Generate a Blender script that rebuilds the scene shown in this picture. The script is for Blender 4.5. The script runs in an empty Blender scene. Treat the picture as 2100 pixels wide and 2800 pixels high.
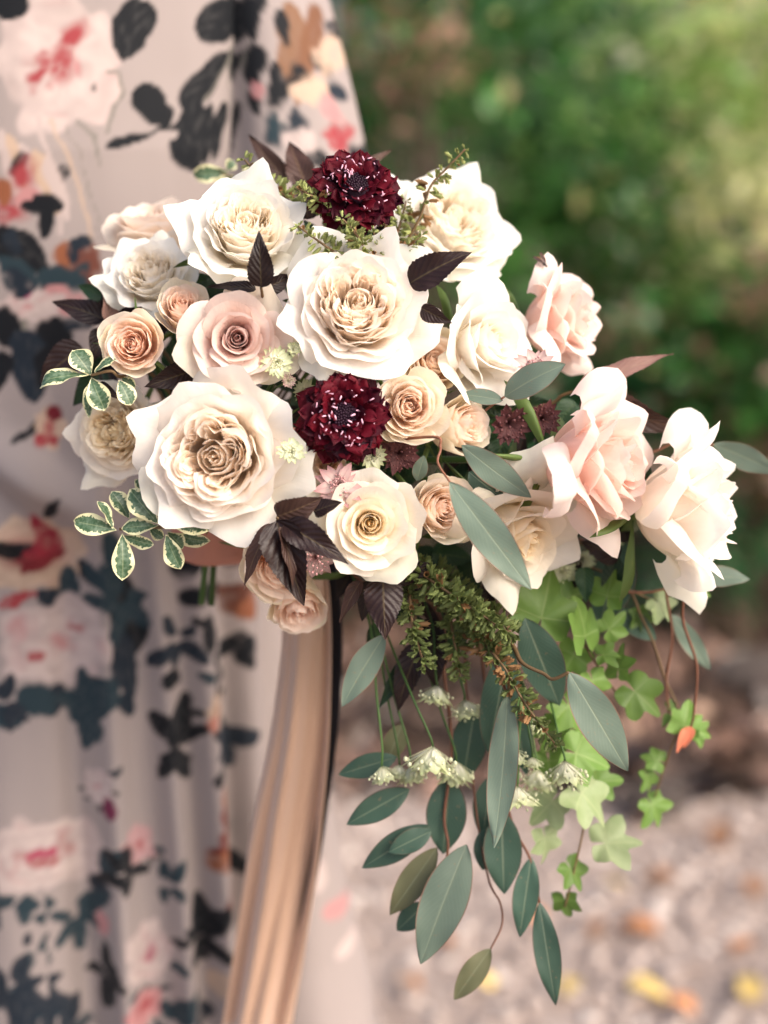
import bpy, bmesh, math, random
import numpy as np
from mathutils import Vector, Matrix

rad = math.radians
SC = bpy.context.scene
COL = SC.collection

# ------------------------------------------------------------------ camera
PITCH = rad(15.0)
CAM = Vector((0.0, 0.0, 1.22))
RIGHT = Vector((1, 0, 0))
UP = Vector((0, math.sin(PITCH), math.cos(PITCH)))
FWD = Vector((0, math.cos(PITCH), -math.sin(PITCH)))
cd = bpy.data.cameras.new("camera")
cam = bpy.data.objects.new("camera", cd)
COL.objects.link(cam)
cam.location = CAM
cam.rotation_euler = (rad(90) - PITCH, 0, 0)
cd.sensor_fit = 'VERTICAL'
cd.sensor_height = 56.0
cd.sensor_width = 42.0
cd.lens = 80.0
cd.clip_start = 0.02
cd.clip_end = 400.0
cd.dof.use_dof = True
cd.dof.focus_distance = 0.855
cd.dof.aperture_fstop = 3.7
cd.dof.aperture_blades = 0
SC.camera = cam

# ------------------------------------------------------------------ world, sun, exposure
SUN_DIR = Vector((0.62, -0.46, 0.64)).normalized()      # towards the sun
W = bpy.data.worlds.new("World")
SC.world = W
W.use_nodes = True
wn = W.node_tree.nodes
wl = W.node_tree.links
wn.clear()
sky = wn.new("ShaderNodeTexSky")
sky.sky_type = 'NISHITA'
sky.sun_disc = False
sky.sun_elevation = math.asin(SUN_DIR.z)
sky.sun_rotation = math.atan2(SUN_DIR.x, SUN_DIR.y)
sky.air_density = 0.9
sky.dust_density = 6.0
sky.ozone_density = 0.4
bg = wn.new("ShaderNodeBackground")
bg.inputs["Strength"].default_value = 0.15
wo = wn.new("ShaderNodeOutputWorld")
wl.new(sky.outputs[0], bg.inputs["Color"])
wl.new(bg.outputs[0], wo.inputs["Surface"])
sd = bpy.data.lights.new("sun", 'SUN')
sd.energy = 1.3
sd.angle = rad(50)
sd.color = (1.0, 0.965, 0.925)
sun = bpy.data.objects.new("sun", sd)
COL.objects.link(sun)
sun.location = (2, -1, 4)
sun.rotation_euler = SUN_DIR.to_track_quat('Z', 'Y').to_euler()

SC.view_settings.view_transform = 'Standard'
SC.view_settings.look = 'None'
SC.view_settings.gamma = 1.0
SC.view_settings.use_curve_mapping = False
SC.view_settings.exposure = 0.90
SC.cycles.use_denoising = True
SC.cycles.max_bounces = 18
SC.cycles.diffuse_bounces = 14
SC.cycles.transmission_bounces = 14
SC.cycles.sample_clamp_indirect = 6.0

# ------------------------------------------------------------------ helpers
def at(px, py, d):
    """point seen at photograph pixel (px,py) at depth d metres along the view axis"""
    return CAM + RIGHT * ((px - 1050) * 0.00025 * d) + UP * ((1400 - py) * 0.00025 * d) + FWD * d

def camdir(r, u, t):
    """direction from (right, up, towards viewer)"""
    return (RIGHT * r + UP * u - FWD * t).normalized()

def pxm(px, d):
    return px * 0.00025 * d

def tag(o, label, cat, group=None, kind=None):
    if label: o["label"] = label
    if cat: o["category"] = cat
    if group: o["group"] = group
    if kind: o["kind"] = kind
    return o

def empty(name, loc, rot=None):
    o = bpy.data.objects.new(name, None)
    o.empty_display_size = 0.02
    COL.objects.link(o)
    m = Matrix.Translation(loc)
    if rot is not None:
        m = m @ rot.to_4x4()
    o.matrix_world = m
    return o

def make_mesh(name, verts, faces, uvs=None, mat=None, smooth=True):
    me = bpy.data.meshes.new(name)
    v = np.asarray(verts, dtype=np.float32)
    me.from_pydata(v.tolist(), [], faces)
    if smooth:
        me.polygons.foreach_set("use_smooth", [True] * len(me.polygons))
    if uvs is not None:
        ul = me.uv_layers.new(name="UVMap")
        li = np.empty(len(me.loops), dtype=np.int32)
        me.loops.foreach_get("vertex_index", li)
        u = np.asarray(uvs, dtype=np.float32)[li]
        ul.data.foreach_set("uv", u.ravel())
    if mat is not None:
        me.materials.append(mat)
    me.update()
    return me

def obj(name, me, parent=None, mat4=None):
    o = bpy.data.objects.new(name, me)
    COL.objects.link(o)
    if parent is not None:
        o.parent = parent
    if mat4 is not None:
        o.matrix_local = mat4
    return o

_gf = {}
def grid_faces(nu, nv):
    k = (nu, nv)
    if k not in _gf:
        f = []
        for j in range(nv - 1):
            for i in range(nu - 1):
                a = j * nu + i
                f.append((a, a + 1, a + nu + 1, a + nu))
        _gf[k] = f
    return _gf[k]

def frame_z(axis, spin=0.0, hint=None):
    z = axis.normalized()
    h = hint if hint is not None else UP
    if abs(z.dot(h)) > 0.98:
        h = RIGHT
    x = h.cross(z).normalized()
    y = z.cross(x)
    m = Matrix((x, y, z)).transposed()
    return m @ Matrix.Rotation(spin, 3, 'Z')

def catmull(pts, n):
    P = [np.array(p, dtype=float) for p in pts]
    if len(P) == 2:
        P = [P[0], (P[0] * 2 + P[1]) / 3, (P[0] + P[1] * 2) / 3, P[1]]
    P = [2 * P[0] - P[1]] + P + [2 * P[-1] - P[-2]]
    out = []
    segs = len(P) - 3
    for s in range(segs):
        p0, p1, p2, p3 = P[s:s + 4]
        for k in range(n):
            t = k / n
            out.append(0.5 * ((2 * p1) + (-p0 + p2) * t + (2 * p0 - 5 * p1 + 4 * p2 - p3) * t * t
                              + (-p0 + 3 * p1 - 3 * p2 + p3) * t ** 3))
    out.append(P[-2])
    return np.array(out)

def tube_arrays(path, r0, r1=None, sides=7):
    path = np.asarray(path, dtype=float)
    n = len(path)
    if r1 is None: r1 = r0
    rr = np.linspace(r0, r1, n) if np.isscalar(r0) else np.asarray(r0)
    tang = np.gradient(path, axis=0)
    tang /= np.linalg.norm(tang, axis=1, keepdims=True) + 1e-12
    ref = np.array([0.13, 0.97, 0.21])
    if abs(tang[0] @ ref) > 0.9: ref = np.array([1.0, 0.1, 0])
    v = []
    nrm = np.cross(tang[0], ref); nrm /= np.linalg.norm(nrm)
    for i in range(n):
        nrm = nrm - tang[i] * (nrm @ tang[i]); nrm /= np.linalg.norm(nrm) + 1e-12
        b = np.cross(tang[i], nrm)
        for k in range(sides):
            a = 2 * math.pi * k / sides
            v.append(path[i] + rr[i] * (math.cos(a) * nrm + math.sin(a) * b))
    f = []
    for i in range(n - 1):
        for k in range(sides):
            a = i * sides + k; b2 = i * sides + (k + 1) % sides
            f.append((a, b2, b2 + sides, a + sides))
    f.append(tuple(range(sides - 1, -1, -1)))
    f.append(tuple(range((n - 1) * sides, n * sides)))
    return np.array(v), f

def tube(name, path, r0, r1, mat, parent=None, sides=7, world=True):
    """world-space path; re-expressed in the parent's frame"""
    v, f = tube_arrays(path, r0, r1, sides)
    if parent is not None and world:
        inv = np.array(PINV(parent))
        v = v @ inv[:3, :3].T + inv[:3, 3]
    return obj(name, make_mesh(name, v, f, None, mat), parent)

_pinv = {}
def PINV(o):
    if o.name not in _pinv:
        _pinv[o.name] = o.matrix_world.inverted() if o.parent is None else (o.parent.matrix_world @ o.matrix_local).inverted()
    return _pinv[o.name]

class Join:
    def __init__(s): s.v = []; s.f = []; s.n = 0; s.uv = []
    def add(s, v, f, uv=None):
        v = np.asarray(v, dtype=float)
        s.v.append(v); s.f += [tuple(i + s.n for i in q) for q in f]; s.n += len(v)
        s.uv.append(np.zeros((len(v), 2)) if uv is None else np.asarray(uv))
    def mesh(s, name, mat, smooth=True):
        return make_mesh(name, np.concatenate(s.v), s.f, np.concatenate(s.uv), mat, smooth)

# ------------------------------------------------------------------ materials
def newmat(name):
    m = bpy.data.materials.new(name)
    m.use_nodes = True
    nt = m.node_tree
    nt.nodes.clear()
    out = nt.nodes.new("ShaderNodeOutputMaterial")
    return m, nt, out

class N:
    """tiny node helper"""
    def __init__(s, nt): s.nt = nt
    def n(s, t, **kw):
        x = s.nt.nodes.new(t)
        for k, v in kw.items():
            setattr(x, k, v)
        return x
    def l(s, a, b): s.nt.links.new(a, b)
    def math(s, op, a, b=None, c=None, clamp=False):
        x = s.nt.nodes.new("ShaderNodeMath"); x.operation = op; x.use_clamp = clamp
        for i, q in enumerate((a, b, c)):
            if q is None: continue
            if isinstance(q, (int, float)): x.inputs[i].default_value = q
            else: s.l(q, x.inputs[i])
        return x.outputs[0]
    def mix(s, fac, a, b, mode='MIX'):
        x = s.nt.nodes.new("ShaderNodeMix"); x.data_type = 'RGBA'; x.blend_type = mode
        for sock, q in ((x.inputs[0], fac), (x.inputs[6], a), (x.inputs[7], b)):
            if isinstance(q, (int, float)): sock.default_value = q
            elif isinstance(q, tuple): sock.default_value = q if len(q) == 4 else (*q, 1)
            else: s.l(q, sock)
        return x.outputs[2]
    def ramp(s, fac, stops, interp='LINEAR'):
        x = s.nt.nodes.new("ShaderNodeValToRGB"); x.color_ramp.interpolation = interp
        e = x.color_ramp.elements
        while len(e) < len(stops): e.new(0.5)
        for k, (p, c) in enumerate(stops):
            e[k].position = p
            e[k].color = (c, c, c, 1) if isinstance(c, (int, float)) else (*c, 1)
        s.l(fac, x.inputs[0])
        return x.outputs[0]
    def noise(s, vec, scale, detail=3, rough=0.5, w=None):
        x = s.nt.nodes.new("ShaderNodeTexNoise")
        x.inputs["Scale"].default_value = scale; x.inputs["Detail"].default_value = detail
        x.inputs["Roughness"].default_value = rough
        if vec is not None: s.l(vec, x.inputs["Vector"])
        return x.outputs["Fac"]
    def mapping(s, vec, scale, loc=(0, 0, 0)):
        x = s.nt.nodes.new("ShaderNodeMapping")
        x.inputs["Scale"].default_value = scale; x.inputs["Location"].default_value = loc
        s.l(vec, x.inputs["Vector"])
        return x.outputs[0]

def leafy_shader(h, out, col, trans_col, trans=0.25, rough=0.5, spec=0.3, bump=None, bstr=0.3, bdist=0.0006, sheen=0.0):
    p = h.n("ShaderNodeBsdfPrincipled")
    h.l(col, p.inputs["Base Color"])
    if isinstance(rough, (int, float)): p.inputs["Roughness"].default_value = rough
    else: h.l(rough, p.inputs["Roughness"])
    p.inputs["Specular IOR Level"].default_value = spec
    if sheen: p.inputs["Sheen Weight"].default_value = sheen
    t = h.n("ShaderNodeBsdfTranslucent")
    h.l(trans_col, t.inputs["Color"])
    if bump is not None:
        b = h.n("ShaderNodeBump")
        b.inputs["Strength"].default_value = bstr
        b.inputs["Distance"].default_value = bdist
        h.l(bump, b.inputs["Height"])
        h.l(b.outputs[0], p.inputs["Normal"])
    mx = h.n("ShaderNodeMixShader")
    mx.inputs[0].default_value = trans
    h.l(p.outputs[0], mx.inputs[1]); h.l(t.outputs[0], mx.inputs[2])
    h.l(mx.outputs[0], out.inputs["Surface"])

def petal_mat(name, inner, outer, base, tipc=None, guard=None, trans=0.48, rough=0.55):
    """inner/outer: colour of the heart and of the outer petals; base: colour at the petal foot; guard: tint of the outermost ones"""
    m, nt, out = newmat(name)
    h = N(nt)
    uv = h.n("ShaderNodeUVMap").outputs[0]
    sep = h.n("ShaderNodeSeparateXYZ"); h.l(uv, sep.inputs[0])
    oi = h.n("ShaderNodeObjectInfo")
    sc = h.n("ShaderNodeSeparateColor"); h.l(oi.outputs["Color"], sc.inputs[0])
    t = sc.outputs[0]
    c = h.mix(h.ramp(t, [(0.0, 0.0), (0.55, 0.75), (1.0, 1.0)]), inner, outer)
    if guard is not None:
        c = h.mix(h.math('MULTIPLY', h.ramp(t, [(0.86, 0.0), (0.96, 1.0)]), 0.8), c, guard)
    # foot of the petal
    c = h.mix(h.ramp(sep.outputs[1], [(0.0, 1.0), (0.3, 0.75), (0.75, 0.0)]), c, base)
    if tipc is not None:
        c = h.mix(h.ramp(sep.outputs[1], [(0.86, 0.0), (1.0, 0.55)]), c, tipc)
    # veins and blotches
    off = h.n("ShaderNodeCombineXYZ"); h.l(oi.outputs["Random"], off.inputs[0]); h.l(oi.outputs["Random"], off.inputs[2])
    ad = h.n("ShaderNodeVectorMath"); ad.operation = 'MULTIPLY_ADD'
    h.l(off.outputs[0], ad.inputs[0]); ad.inputs[1].default_value = (37, 0, 11)
    h.l(h.mapping(uv, (26, 2.2, 1)), ad.inputs[2])
    vein = h.noise(ad.outputs[0], 1.0, 4, 0.6)
    ad2 = h.n("ShaderNodeVectorMath"); ad2.operation = 'MULTIPLY_ADD'
    h.l(off.outputs[0], ad2.inputs[0]); ad2.inputs[1].default_value = (17, 5, 7)
    h.l(h.mapping(uv, (3, 2.5, 1)), ad2.inputs[2])
    blot = h.noise(ad2.outputs[0], 1.0, 3, 0.55)
    c2 = h.mix(h.ramp(vein, [(0.35, 0.0), (0.75, 0.22)]), c, base)
    hsv = h.n("ShaderNodeHueSaturation")
    h.l(h.math('MULTIPLY_ADD', blot, 0.16, 0.92), hsv.inputs["Value"])
    h.l(h.math('MULTIPLY_ADD', oi.outputs["Random"], 0.3, 0.85), hsv.inputs["Saturation"])
    h.l(c2, hsv.inputs["Color"])
    bump = h.math('ADD', h.math('MULTIPLY', vein, 0.6), h.math('MULTIPLY', blot, 2.0))
    tc = h.mix(0.25, hsv.outputs[0], base)
    leafy_shader(h, out, hsv.outputs[0], tc, trans, rough, 0.22, bump, 0.5, 0.0011, 0.1)
    return m

M = {}
M['white'] = petal_mat("petal_ivory", (.975, .895, .80), (.95, .92, .89), (.975, .895, .785), None, (.92, .91, .82))
M['white_cool'] = petal_mat("petal_white", (.975, .915, .82), (.95, .935, .905), (.965, .91, .80), None, (.90, .91, .81))
M['cream'] = petal_mat("petal_cream", (.97, .87, .66), (.95, .905, .84), (.96, .88, .71), None, (.91, .89, .75))
M['mauve'] = petal_mat("petal_mauve", (.74, .52, .48), (.91, .80, .73), (.80, .61, .55), None, (.86, .84, .69))
M['peach'] = petal_mat("petal_peach", (.98, .79, .67), (.955, .865, .78), (.98, .79, .65), None, (.87, .85, .64))
M['peach_pale'] = petal_mat("petal_pale_peach", (.97, .80, .68), (.95, .885, .80), (.96, .81, .67), None, (.89, .87, .70))
M['blush'] = petal_mat("petal_blush", (.95, .74, .67), (.94, .815, .76), (.95, .75, .66), None, (.94, .84, .79))
M['dusty'] = petal_mat("petal_dusty_peach", (.87, .73, .63), (.90, .81, .73), (.87, .76, .62), None, (.84, .79, .64))

def plain_leaf_mat(name, col, col2, trans=0.2, rough=0.5, spec=0.3, scale=25):
    m, nt, out = newmat(name)
    h = N(nt)
    tc = h.n("ShaderNodeTexCoord")
    oi = h.n("ShaderNodeObjectInfo")
    n = h.noise(tc.outputs["Object"], scale, 3)
    c = h.mix(n, col, col2)
    hsv = h.n("ShaderNodeHueSaturation")
    h.l(h.math('MULTIPLY_ADD', oi.outputs["Random"], 0.5, 0.75), hsv.inputs["Value"])
    h.l(c, hsv.inputs["Color"])
    leafy_shader(h, out, hsv.outputs[0], hsv.outputs[0], trans, rough, spec)
    return m

M['stem'] = plain_leaf_mat("green_stem", (0.03, 0.075, 0.016), (0.055, 0.11, 0.026), 0.0, 0.5)
M['stem_red'] = plain_leaf_mat("red_brown_stem", (.14, .055, .035), (.21, .09, .05), 0.0, 0.5, 0.3, 120)
M['stem_brown'] = plain_leaf_mat("brown_stem", (0.10, 0.06, 0.03), (0.17, 0.11, 0.05), 0.0, 0.6)
M['sepal'] = plain_leaf_mat("sepal_green", (0.08, 0.14, 0.03), (0.14, 0.20, 0.06), 0.2, 0.5)

# ------------------------------------------------------------------ roses
def petal_arrays(rng, phi, L, A, r0, z0, th0, roll=0.0, point=0.0, ruf=0.02, wm=0.6, spiral=0.05, droop=0.16, nu=15, nv=13, notch=0.0):
    u = np.linspace(-1, 1, nu)[None, :]
    v = np.linspace(0, 1, nv)[:, None]
    Lu = L * (1 - droop * np.abs(u) ** 2.4 - 0.10 * droop * 6 * np.clip(np.abs(u) - 0.8, 0, 1) * 5 * 0.4 + point * np.exp(-(u / 0.22) ** 2))
    ks = np.array([0, 0.3, 0.65, 1.0])
    ph = np.interp(v[:, 0], ks, phi)
    # smooth the bend
    ph = np.convolve(np.pad(ph, 2, mode='edge'), np.ones(5) / 5, mode='valid')[:, None]
    p1, p2, p3 = rng.uniform(0, 6.28, 3)
    asym = rng.uniform(-0.35, 0.35)
    sm = np.clip((v - 0.5) / 0.5, 0, 1) ** 1.5
    rollu = roll * (np.abs(u) ** 2.2) * (1 + asym * u) * sm
    wavy = ruf * 260 * sm * (np.sin(3.1 * u + p1) * 0.6 + np.sin(6.7 * u + p2) * 0.4)
    phi_uv = np.radians(ph - rollu - wavy)
    ds = Lu / (nv - 1)
    cr = np.cos(phi_uv) * ds; sr = np.sin(phi_uv) * ds
    r = r0 + np.cumsum(np.vstack([np.zeros((1, nu)), 0.5 * (cr[1:] + cr[:-1])]), 0)
    z = z0 + np.cumsum(np.vstack([np.zeros((1, nu)), 0.5 * (sr[1:] + sr[:-1])]), 0)
    r = np.maximum(r, 0.008)
    rc = r[:, nu // 2][:, None]
    shp = 0.35 + 0.65 * np.sin(np.clip(v * 1.15, 0, 1) * math.pi / 2)
    w = wm * shp
    a = A * w / np.sqrt((A * rc) ** 2 + w ** 2)
    th = th0 + u * a + 0.06 * asym * v
    r = r * (1 + spiral * u)
    r = r + ruf * 0.8 * v ** 2 * np.sin(5.3 * u + p3) + ruf * 0.5 * v * np.sin(9.1 * u + 4 * v + p1)
    z = z + ruf * 0.9 * v ** 3 * np.sin(7.9 * u + p2) + notch * L * v ** 6 * (np.sin(13 * u + p3) * 0.5 + np.sin(21 * u + p1) * 0.5)
    V = np.stack([r * np.cos(th), r * np.sin(th), z], -1).reshape(-1, 3)
    UV = np.stack([np.broadcast_to(u * 0.5 + 0.5, (nv, nu)), np.broadcast_to(v, (nv, nu))], -1).reshape(-1, 2)
    return V, grid_faces(nu, nv), UV

# stops: t, L, A, r0, z0, phi0..3, roll, point, ruffle
KINDS = {
 'tea': dict(n=34, norm=1.0, wm=1.0, stops=[
   (0.0, .74, 2.7, .015, .04, 85, 92, 95, 97, 0, 0, .004),
   (.22, .82, 2.0, .04, .02, 62, 87, 92, 88, 4, 0, .007),
   (.45, .92, 1.6, .06, -.01, 40, 78, 87, 70, 18, .02, .012),
   (.70, 1.05, 1.35, .08, -.05, 18, 64, 79, 40, 34, .05, .016),
   (.88, 1.16, 1.25, .09, -.08, 4, 54, 68, 12, 44, .07, .022),
   (1.0, 1.24, 1.2, .1, -.1, -6, 46, 52, -18, 44, .07, .028)]),
 'reflex': dict(n=40, norm=1.0, wm=.95, stops=[
   (0.0, .92, 2.7, .015, .06, 85, 92, 95, 97, 0, 0, .006),
   (.22, 1.0, 1.9, .04, .03, 62, 87, 93, 88, 8, .02, .012),
   (.45, 1.06, 1.5, .06, .0, 44, 80, 90, 72, 26, .05, .016),
   (.66, 1.14, 1.25, .08, -.04, 28, 73, 86, 46, 50, .08, .018),
   (.84, 1.26, 1.1, .09, -.07, 14, 66, 78, 6, 74, .12, .02),
   (.93, 1.40, .95, .09, -.09, 6, 60, 64, -50, 88, .16, .024),
   (1.0, 1.52, .9, .1, -.1, 0, 56, 48, -85, 95, .18, .028)]),
 'spray': dict(n=52, norm=.70, wm=.72, stops=[
   (0.0, .58, 2.0, .02, .22, 85, 95, 100, 106, 0, 0, .010),
   (.30, .68, 1.4, .05, .14, 62, 83, 93, 96, 0, 0, .014),
   (.60, .81, 1.15, .06, .06, 38, 71, 85, 80, 6, 0, .013),
   (.85, .95, 1.1, .08, -.01, 15, 57, 80, 68, 12, .0, .013),
   (1.0, 1.06, 1.1, .1, -.08, -5, 46, 76, 60, 26, .03, .018)]),
 'garden': dict(n=40, norm=.98, wm=.95, clusters=True, stops=[
   (0.0, .88, 1.0, .11, .04, 31, 73, 89, 92, 0, 0, .038),
   (.25, .93, 1.1, .11, .01, 24, 67, 87, 82, 4, 0, .038),
   (.50, .99, 1.2, .11, -.02, 15, 60, 82, 66, 14, .01, .038),
   (.72, 1.07, 1.15, .1, -.05, 8, 56, 76, 44, 30, .05, .034),
   (.88, 1.16, 1.1, .1, -.08, 0, 50, 66, 16, 56, .12, .034),
   (1.0, 1.24, 1.05, .1, -.12, -6, 44, 54, -14, 70, .16, .036)]),
}

BIND = at(600, 1385, 0.985)          # where the hand grips the stems
STEM_DOWN = (at(592, 1665, 1.005) - BIND)
_stem_i = [0]
def stem_path(base, axis, down=True, slack=0.4):
    k = _stem_i[0]; _stem_i[0] += 1
    a = k * 2.39996; rr = 0.014 * math.sqrt(((k * 7) % 24 + 0.5) / 24)
    off = RIGHT * (math.cos(a) * rr) + FWD * (math.sin(a) * rr)
    b = BIND + off
    dist = (base - b).length
    c2 = base - axis * dist * slack
    gdir = (base - b).normalized() * 0.5 + UP * 0.25 - FWD * 0.35
    c1 = b + gdir.normalized() * dist * 0.3
    pts = []
    if down:
        ln = (.30, .35, .28, .25, .95, .32, .30, .26, .34, .30, .28)[k % 11] * (1 if k < 16 else .8)
        pts.append(b + STEM_DOWN * ln + off * 0.7)
        pts.append(b + STEM_DOWN * 0.4 * ln + off * 0.2)
    for i in range(9):
        t = i / 8
        p = b * (1 - t) ** 3 + c1 * 3 * t * (1 - t) ** 2 + c2 * 3 * t * t * (1 - t) + base * t ** 3
        pts.append(p)
    return np.array([tuple(p) for p in pts])

def rose(label, kind, mat, px, py, d, rpx, axis, seed, spin=0.0, squash=1.0, group=None, name="rose", drop=(), extra=None, deep=1.0, nscale=1.0, cat="rose", sepals=True, over=None):
    rng = np.random.default_rng(seed)
    K = KINDS[kind]
    R = pxm(rpx, d)
    s = R / K['norm']
    ax = camdir(*axis)
    c = at(px, py, d)
    base = c - ax * (0.42 * s * deep)
    root = empty(name, base, frame_z(ax, spin))
    tag(root, label, cat, group)
    st = np.array(K['stops'], dtype=float)
    if over: 
        for (row, colm, val) in over: st[row, colm] = val
    n = int(K['n'] * nscale)
    m = M[mat]
    for i in range(n):
        if i in drop: continue
        t = (i + 0.5) / n
        q = [np.interp(t, st[:, 0], st[:, k]) for k in range(1, st.shape[1])]
        L, A, r0, z0, f0, f1, f2, f3, roll, point, ruf = q
        jit = rng.normal(0, 1, 6)
        phi = np.array([f0 + jit[0] * 3, f1 + jit[0] * 3, f2 + jit[1] * (3 + 5 * t), f3 + jit[2] * (3 + 13 * t)])
        V, F, UV = petal_arrays(rng, phi, L * (1 + 0.035 * jit[3]), A * (1 + .06 * jit[4]), r0, z0, i * 2.39996 + jit[5] * .12,
                                roll * (1 + .3 * jit[2]), point * rng.uniform(.3, 1.7), ruf, K['wm'], 0.07, 0.18 if kind != 'reflex' else 0.24,
                                notch=0.008 if kind != 'spray' else 0.012)
        V = V * s; V[:, 2] *= deep; V[:, 0] *= squash
        o = obj("petal", make_mesh("petal", V, F, UV, m), root)
        o.color = (t, 0, 0, 1)
    if K.get('clusters'):
        nc = int(rng.integers(4, 6))
        for k in range(nc):
            ca = k * 2 * math.pi / nc + rng.uniform(-.25, .25)
            cr = rng.uniform(.19, .26)
            nest = int(rng.integers(5, 7))
            tilt = Matrix.Rotation(rng.uniform(.0, .22), 3, Vector((-math.sin(ca), math.cos(ca), 0)))
            face = ca + rng.uniform(-.5, .5)
            for j in range(nest):
                tt = (j + .5) / nest
                L = .46 + .10 * tt + rng.uniform(-.05, .06)
                rr = .02 + .22 * tt
                phi = np.array([76, 84, 90 + rng.normal(0, 4), 92 - 36 * tt + rng.normal(0, 9)])
                V, F, UV = petal_arrays(rng, phi, L, rng.uniform(1.3, 1.8), rr * .75, 0, face + rng.normal(0, .3), 12, 0, .013, .62, .08, .2, 13, 11, notch=.008)
                V = V @ np.array(tilt).T
                V += np.array([cr * math.cos(ca) * .8, cr * math.sin(ca) * .8, .40 + .03 * (nest - j) / nest])
                V = V * s; V[:, 2] *= deep
                o = obj("petal", make_mesh("petal", V, F, UV, m), root)
                o.color = (.06 + .25 * tt, 0, 0, 1)
        for j in range(11):      # the heart
            V, F, UV = petal_arrays(rng, np.array([80, 88, 96, 100 + rng.normal(0, 12)]), .47 + rng.uniform(-.07, .06), rng.uniform(1.2, 1.9), .012 + .019 * j, 0, j * 2.4 + rng.normal(0, .3), 8, 0, .012, .5, .1, .2, 11, 10, notch=.008)
            V += np.array([0, 0, .39]); V = V * s; V[:, 2] *= deep
            o = obj("petal", make_mesh("petal", V, F, UV, m), root)
            o.color = (.02, 0, 0, 1)
    # calyx: receptacle and sepals
    if sepals:
        J = Join()
        pr = np.array([[.035, -.30], [.07, -.24], [.11, -.17], [.13, -.10], [.10, -.03]])
        sd_ = 10
        V = [[a * math.cos(2 * math.pi * k / sd_), a * math.sin(2 * math.pi * k / sd_), b] for a, b in pr for k in range(sd_)]
        F = [(j * sd_ + k, j * sd_ + (k + 1) % sd_, (j + 1) * sd_ + (k + 1) % sd_, (j + 1) * sd_ + k) for j in range(4) for k in range(sd_)]
        J.add(np.array(V) * s, F)
        hip = obj("calyx", J.mesh("calyx", M['sepal']), root)
        for k in range(5):
            V, F, UV = petal_arrays(rng, np.array([-20, 10, -20, -70]) + rng.normal(0, 12, 4), .75, .5, .09, -.13, k * 1.2566 + .3, 10, .5, .01, .13, 0, .8, 7, 9)
            obj("sepal", make_mesh("sepal", V * s, F, UV, M['sepal']), hip)
    tube("stem", stem_path(base - ax * (.26 * s), ax), 0.0023, 0.0022, M['stem'], root)
    return root

# label, kind, material, px, py, depth, radius px, axis(right, up, towards), seed
rose("large open ivory garden rose with ruffled heart beside the lower variegated sprig", 'garden', 'white', 600, 1248, .848, 232, (-.08, -.06, 1), 3, 0.3)
rose("large open ivory garden rose between the two burgundy scabiosas", 'garden', 'white', 975, 850, .855, 212, (.10, .22, 1), 11, 1.1)
rose("ivory rose with squared outer petals behind the small upright dark leaf", 'garden', 'white_cool', 668, 640, .872, 172, (.16, .42, 1), 5, .5)
rose("dusky mauve pink rose with spiralled dark heart", 'tea', 'mauve', 648, 928, .850, 158, (.12, -.02, 1), 8, 2.0)
rose("round peach spray rose beside the variegated sprig with curled leaf", 'spray', 'peach', 370, 944, .860, 100, (-.02, -.02, 1), 21, .2, deep=1.1)
rose("small half open peach spray rose tucked above the mauve rose", 'spray', 'peach', 497, 850, .872, 76, (.15, .42, 1), 22, .9, deep=1.3)
rose("white rose facing upward beneath the dusty blush rose", 'garden', 'white_cool', 415, 762, .905, 128, (-.10, .45, .85), 31, .4)
rose("faded dusty blush rose seen from its side at the back edge", 'tea', 'dusty', 420, 640, .955, 150, (-.12, .85, .45), 33, .2)
rose("creamy white ruffled rose half hidden beneath the round peach spray rose", 'garden', 'cream', 330, 1180, .915, 140, (-.35, -.08, 1), 41, 1.0)
rose("large white rose at the back beside the upright seed spike", 'garden', 'white_cool', 1225, 630, .935, 182, (.35, .42, .8), 45, 1.6)
rose("white rose turned sideways next to the peach spray roses", 'tea', 'white_cool', 1318, 940, .885, 172, (.68, .04, .75), 51, .1, deep=1.1)
rose("pale blush rose with upright pointed petals and an insect on it", 'reflex', 'blush', 1515, 880, .925, 158, (.86, .12, .42), 55, .8)
rose("blush pink rose with long rolled back petals", 'reflex', 'blush', 1610, 1265, .865, 225, (.84, -.05, .5), 61, .3)
rose("ivory rose standing outermost beside the trailing red stems", 'reflex', 'white', 1855, 1400, .885, 225, (.93, -.04, .32), 65, 1.9)
rose("cream rose with drooping outer petals behind the long eucalyptus leaf", 'reflex', 'cream', 1395, 1440, .885, 190, (.50, -.45, .7), 71, 2.2)
rose("creamy white rose with yellow heart beside the pink astrantia", 'tea', 'cream', 1010, 1430, .850, 158, (.08, -.04, 1), 75, 1.2)
rose("peach spray rose partly covered by the long eucalyptus leaf", 'spray', 'peach_pale', 1195, 1390, .865, 105, (.40, .0, .9), 81, .6, deep=1.15)
rose("open pale peach rose touching the lower burgundy scabiosa", 'spray', 'peach_pale', 1115, 1115, .855, 112, (.14, .04, 1), 85, 2.6, deep=1.0)
rose("peach spray rose wedged between the big ivory rose and the sideways white rose", 'spray', 'peach_pale', 1185, 995, .880, 98, (.12, .22, .95), 88, .9)
rose("small pale peach rose bud facing the dark astrantia", 'spray', 'peach_pale', 1248, 1165, .875, 86, (.65, .08, .7), 91, 1.4, deep=1.4)
rose("orange peach rose behind the drooping dark leaves", 'spray', 'peach', 765, 1530, .895, 115, (.05, -.25, .95), 95, .3)
rose("peach rose facing the ground below the drooping dark leaves", 'spray', 'peach', 818, 1640, .905, 95, (.05, -.72, .65), 97, .8, deep=1.1)
rose("small pale peach bloom peeping out beneath the lower scabiosa", 'spray', 'peach_pale', 895, 1262, .895, 70, (0, -.1, 1), 99, .8)

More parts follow.
